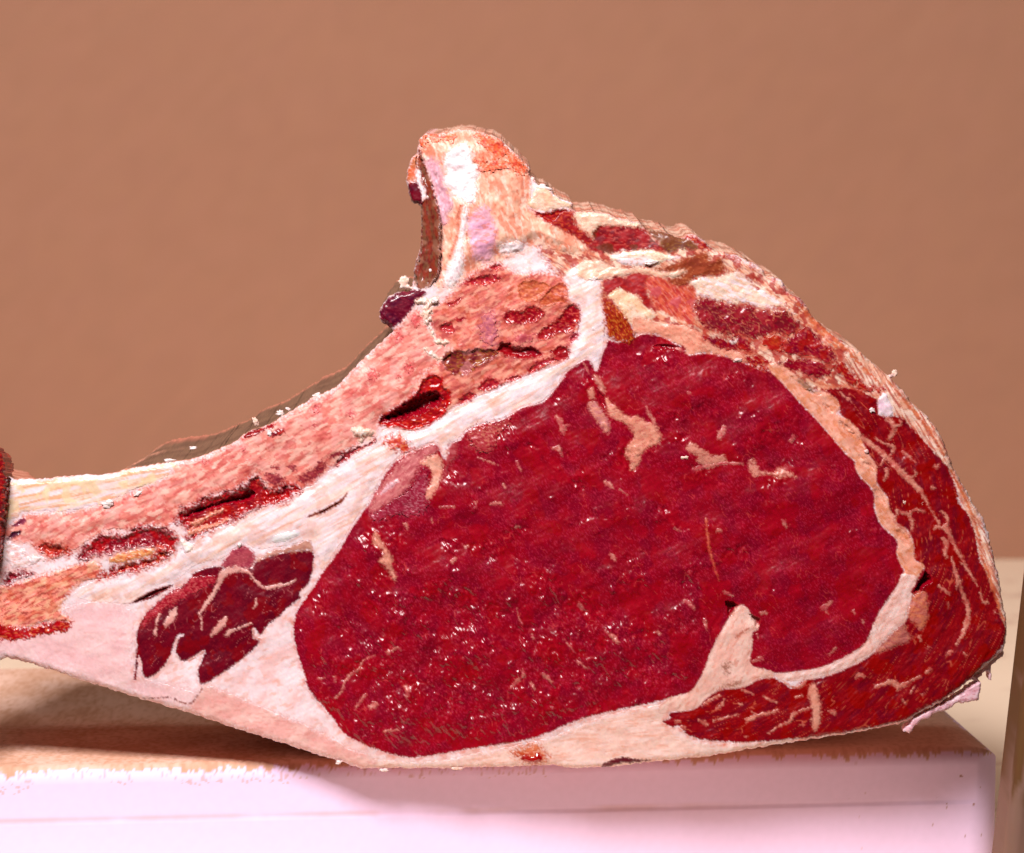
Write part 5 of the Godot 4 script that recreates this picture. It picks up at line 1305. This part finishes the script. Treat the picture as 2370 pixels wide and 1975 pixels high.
	piece("slit", 0, tl(0, 1020, [1265, 1675, 1430, 1575, 1520, 1525, 1700, 1485, 1580, 1575, 1450, 1635]), [lin(136, 26, 26), lin(110, 14, 24)], {"mat": "wet", "lift": -10.0, "r": 5.0, "warp": 1.0})
	piece("bloody_fat", SIN, tl(850, 950, [130, 330, 230, 265, 330, 255, 400, 330, 440, 390, 360, 445, 280, 400]), [lin(214, 60, 28), lin(190, 24, 16), lin(236, 130, 80)], {"e": 10.0, "lift": 1.0, "warp": 7.0, "wlam": 16.0, "lam": 14.0})
	piece("bright_fat", SIN, tl(420, 900, [885, 1565, 900, 1520, 960, 1490, 1160, 1445, 1170, 1490, 1050, 1550, 930, 1580]), [WHITE, lin(255, 246, 244)], {"e": 5.0, "lift": 4.0, "r": 8.0, "warp": 2.0, "bias": 0.3})
	piece("crest_vessel", 0, tl(820, 600, [225, 545, 260, 480, 310, 390, 420, 320, 560, 290, 700, 305, 725, 330, 660, 380, 610, 440, 540, 520, 480, 600, 400, 665, 330, 690, 270, 620]), [lin(104, 6, 34), lin(84, 4, 40), lin(140, 40, 60)], {"mat": "wet", "lift": 3.0, "r": 12.0, "rel": 1.5, "warp": 2.0})

	shreds()
	# ---- scraps that hang off the lower right corner
	piece("fat_scrap", 0, tl(1890, 1300, [1795, 1035, 1960, 955, 1965, 1000, 1900, 1050, 1855, 1090, 1845, 1240, 1800, 1150, 1760, 1180, 1690, 1255, 1640, 1200, 1700, 1180, 1760, 1115]), [lin(244, 186, 190), lin(248, 206, 206), lin(220, 140, 140)], {"depth": 40.0, "round": 5.0, "z": -22.0, "steps": 3, "warp": 3.0, "rel": 2.0})
	piece("fat_scrap", 0, tl(1890, 1300, [1745, 1280, 1730, 1390, 1692, 1452, 1500, 1485, 1380, 1545, 1300, 1565, 1180, 1635, 1080, 1695, 1030, 1760, 1005, 1790, 945, 1765, 1000, 1685, 1110, 1590, 1310, 1490, 1500, 1390, 1640, 1290, 1700, 1265]), [lin(244, 180, 192), lin(250, 206, 214), lin(196, 110, 124)], {"depth": 30.0, "round": 7.0, "z": -14.0, "steps": 3, "warp": 3.0, "rel": 2.5, "ang": -0.5, "str": 3.0})

func shreds() -> void:
	var SH := [lin(252, 206, 184), lin(255, 226, 214), lin(236, 160, 140)]
	piece("fat_shred", 0, tl(820, 600, [600, 430, 640, 385, 720, 375, 760, 392, 800, 372, 850, 400, 830, 440, 780, 452, 775, 520, 770, 600, 750, 640, 790, 720, 830, 790, 900, 800, 960, 830, 900, 862, 830, 850, 780, 782, 740, 690, 690, 620, 672, 540, 690, 455]), SH, {"e": 3.0, "lift": 16.0, "r": 10.0, "rel": 5.0, "warp": 5.0, "wlam": 13.0})
	piece("fat_shred", 0, tl(420, 900, [1690, 405, 1760, 382, 1850, 392, 1930, 430, 1905, 500, 1880, 535, 1860, 492, 1830, 505, 1820, 560, 1790, 572, 1770, 505, 1730, 470]), SH, {"e": 4.0, "lift": 12.0, "r": 8.0, "rel": 4.0, "warp": 4.0, "wlam": 12.0})
	piece("fat_shred", 0, tl(820, 600, [700, 880, 770, 930, 830, 970, 880, 1000, 830, 1010, 760, 970, 710, 930]), SH, {"e": 5.0, "lift": 8.0, "r": 8.0, "rel": 4.0, "warp": 4.0, "wlam": 12.0})
	piece("fat_shred", 0, tl(820, 600, [432, 192, 470, 152, 530, 172, 540, 202, 518, 226, 560, 252, 700, 276, 690, 294, 560, 280, 480, 274, 452, 292, 440, 240]), SH, {"depth": 26.0, "round": 4.0, "z": -12.0, "steps": 3, "warp": 3.0, "wlam": 9.0, "rel": 3.0})

func crumbs() -> void:
	var w := lin(255, 228, 222)
	var cr := lin(252, 206, 184)
	var pk := lin(248, 196, 186)
	var top := func(ox: float, oy: float, x: float, y: float) -> Vector2: return Vector2(ox + x / 4.375, oy + y / 4.375)
	# [tile, x, y, radius across, radius along, height, angle, colour]
	for a: Array in [
			[820, 600, 810, 405, 30, 26, 12, 0.1, w], [820, 600, 760, 95, 14, 16, 3, 0.0, w],
			[420, 900, 950, 250, 36, 34, -60, 0.2, w], [420, 900, 1035, 200, 28, 14, -50, -0.5, w], [420, 900, 1330, 70, 40, 30, -40, 0.6, w],
			[420, 900, 715, 330, 26, 46, 2, 0.4, cr], [420, 900, 860, 455, 24, 30, 8, 0.0, w], [420, 900, 45, 605, 26, 14, -80, 0.2, w],
			[0, 1020, 1660, 205, 54, 20, -4, 0.05, w], [0, 1020, 1885, 82, 32, 18, -60, 0.1, w], [0, 1020, 1040, 650, 60, 36, 6, 0.3, w], [0, 1020, 1350, 545, 44, 20, 6, 0.5, w],
			[280, 1230, 1165, 150, 22, 20, 6, 0.0, w], [900, 260, 1560, 735, 74, 34, 2, -0.1, w], [900, 260, 1665, 830, 52, 26, 2, -0.3, w], [900, 260, 1840, 905, 30, 26, 0, 0.0, pk], [900, 260, 1085, 1175, 26, 24, 8, 0.0, w], [900, 260, 1490, 1240, 40, 16, 6, -0.3, w], [900, 260, 1215, 335, 26, 14, -2, -0.7, w], [900, 260, 1460, 650, 24, 30, -4, 0.3, pk], 
			[1300, 420, 330, 965, 40, 24, 6, 0.1, w], [1300, 420, 920, 800, 56, 26, 9, 0.1, w], [1300, 420, 330, 1480, 40, 36, 5, 0.0, w],
			[1700, 600, 1440, 1530, 26, 26, 6, 0.0, w], [1700, 600, 1680, 1145, 28, 36, -6, 0.0, cr], [1700, 600, 1640, 1175, 40, 18, -6, 0.4, pk], [1700, 600, 60, 1015, 40, 20, 4, 0.1, pk],
			[1400, 950, 815, 420, 60, 36, 7, 0.1, cr], [1400, 950, 830, 480, 52, 44, 7, 0.0, cr], [1890, 950, 940, 940, 15, 17, 4, 0.0, cr], [1890, 950, 1120, 950, 22, 24, 4, 0.0, cr], [1890, 950, 550, 420, 18, 24, 6, 0.0, pk], [1890, 950, 1500, 900, 14, 30, 2, 0.5, w], [1890, 950, 1710, 1410, 24, 40, -1, 0.5, pk],
			[660, 1400, 520, 1640, 30, 22, 0, 0.2, w], [660, 1400, 980, 1722, 36, 18, -2, 0.0, w], [660, 1400, 1770, 1706, 30, 12, -2, 0.0, pk], [660, 1400, 230, 770, 16, 14, 3, 0.0, pk], [1050, 1400, 20, 1705, 50, 14, -2, 0.0, cr],
			[1890, 1300, 1050, 390, 8, 46, 6, 0.5, w], [1890, 1300, 1010, 460, 8, 26, 6, 0.4, w]]:
		blob("fat_crumb", roast, top.call(a[0], a[1], a[2], a[3]), a[6] - 4.0, a[4] * 1.1 / 4.375, a[5] * 0.95 / 4.375, 0.6 * minf(a[4], a[5]) / 4.375, a[8], "fat", a[7])

func build_neighbour() -> void:
	# the edge of a second cut that reaches into the picture at the left
	var o := Node3D.new()
	o.name = "beef_cut"
	add_child(o)
	tag(o, "edge of another dark red beef cut standing against the end of the rib", "beef")
	o.transform = roast.transform
	var poly := PackedVector2Array()
	for a: Array in [[-190, 1020], [-60, 1022], [-24, 1038], [-4, 1056], [3, 1078], [2, 1094], [6, 1108], [5, 1136], [2, 1175], [-3, 1210], [-5, 1250], [-8, 1280], [-30, 1330], [-60, 1420], [-70, 1600], [-70, 1797], [-190, 1797]]:
		poly.append(Vector2(a[0], a[1]))
	var p := {"name": "muscle", "parent": -1, "poly": smooth_closed(poly), "c": [lin(150, 4, 22), lin(116, 4, 26), lin(210, 70, 40)], "o": {"depth": 130.0, "round": 14.0, "z": 60.0, "steps": 8, "warp": 5.0, "wlam": 16.0, "rel": 2.5, "mat": "wet", "lam": 20.0, "fl": 0.24}, "seed": 5.0}
	field(p, 5)
	free_shape(p)
	mesh_node("muscle", mesh_of(p), o)
	mesh_node("outer_surface", p.outer, o)
	var f := {"name": "fat_edge", "parent": -1, "poly": smooth_closed(tl(0, 0, [-186, 1750, -76, 1752, -76, 1798, -186, 1798], 1.0)), "c": [lin(246, 196, 190), lin(255, 226, 216), lin(226, 140, 120)], "o": {"depth": 135.0, "round": 10.0, "z": 66.0, "steps": 4, "warp": 3.0, "rel": 1.5}, "seed": 8.0}
	field(f, 5)
	free_shape(f)
	var fe := mesh_node("fat_edge", mesh_of(f), o)
	mesh_node("edge", f.outer, fe)
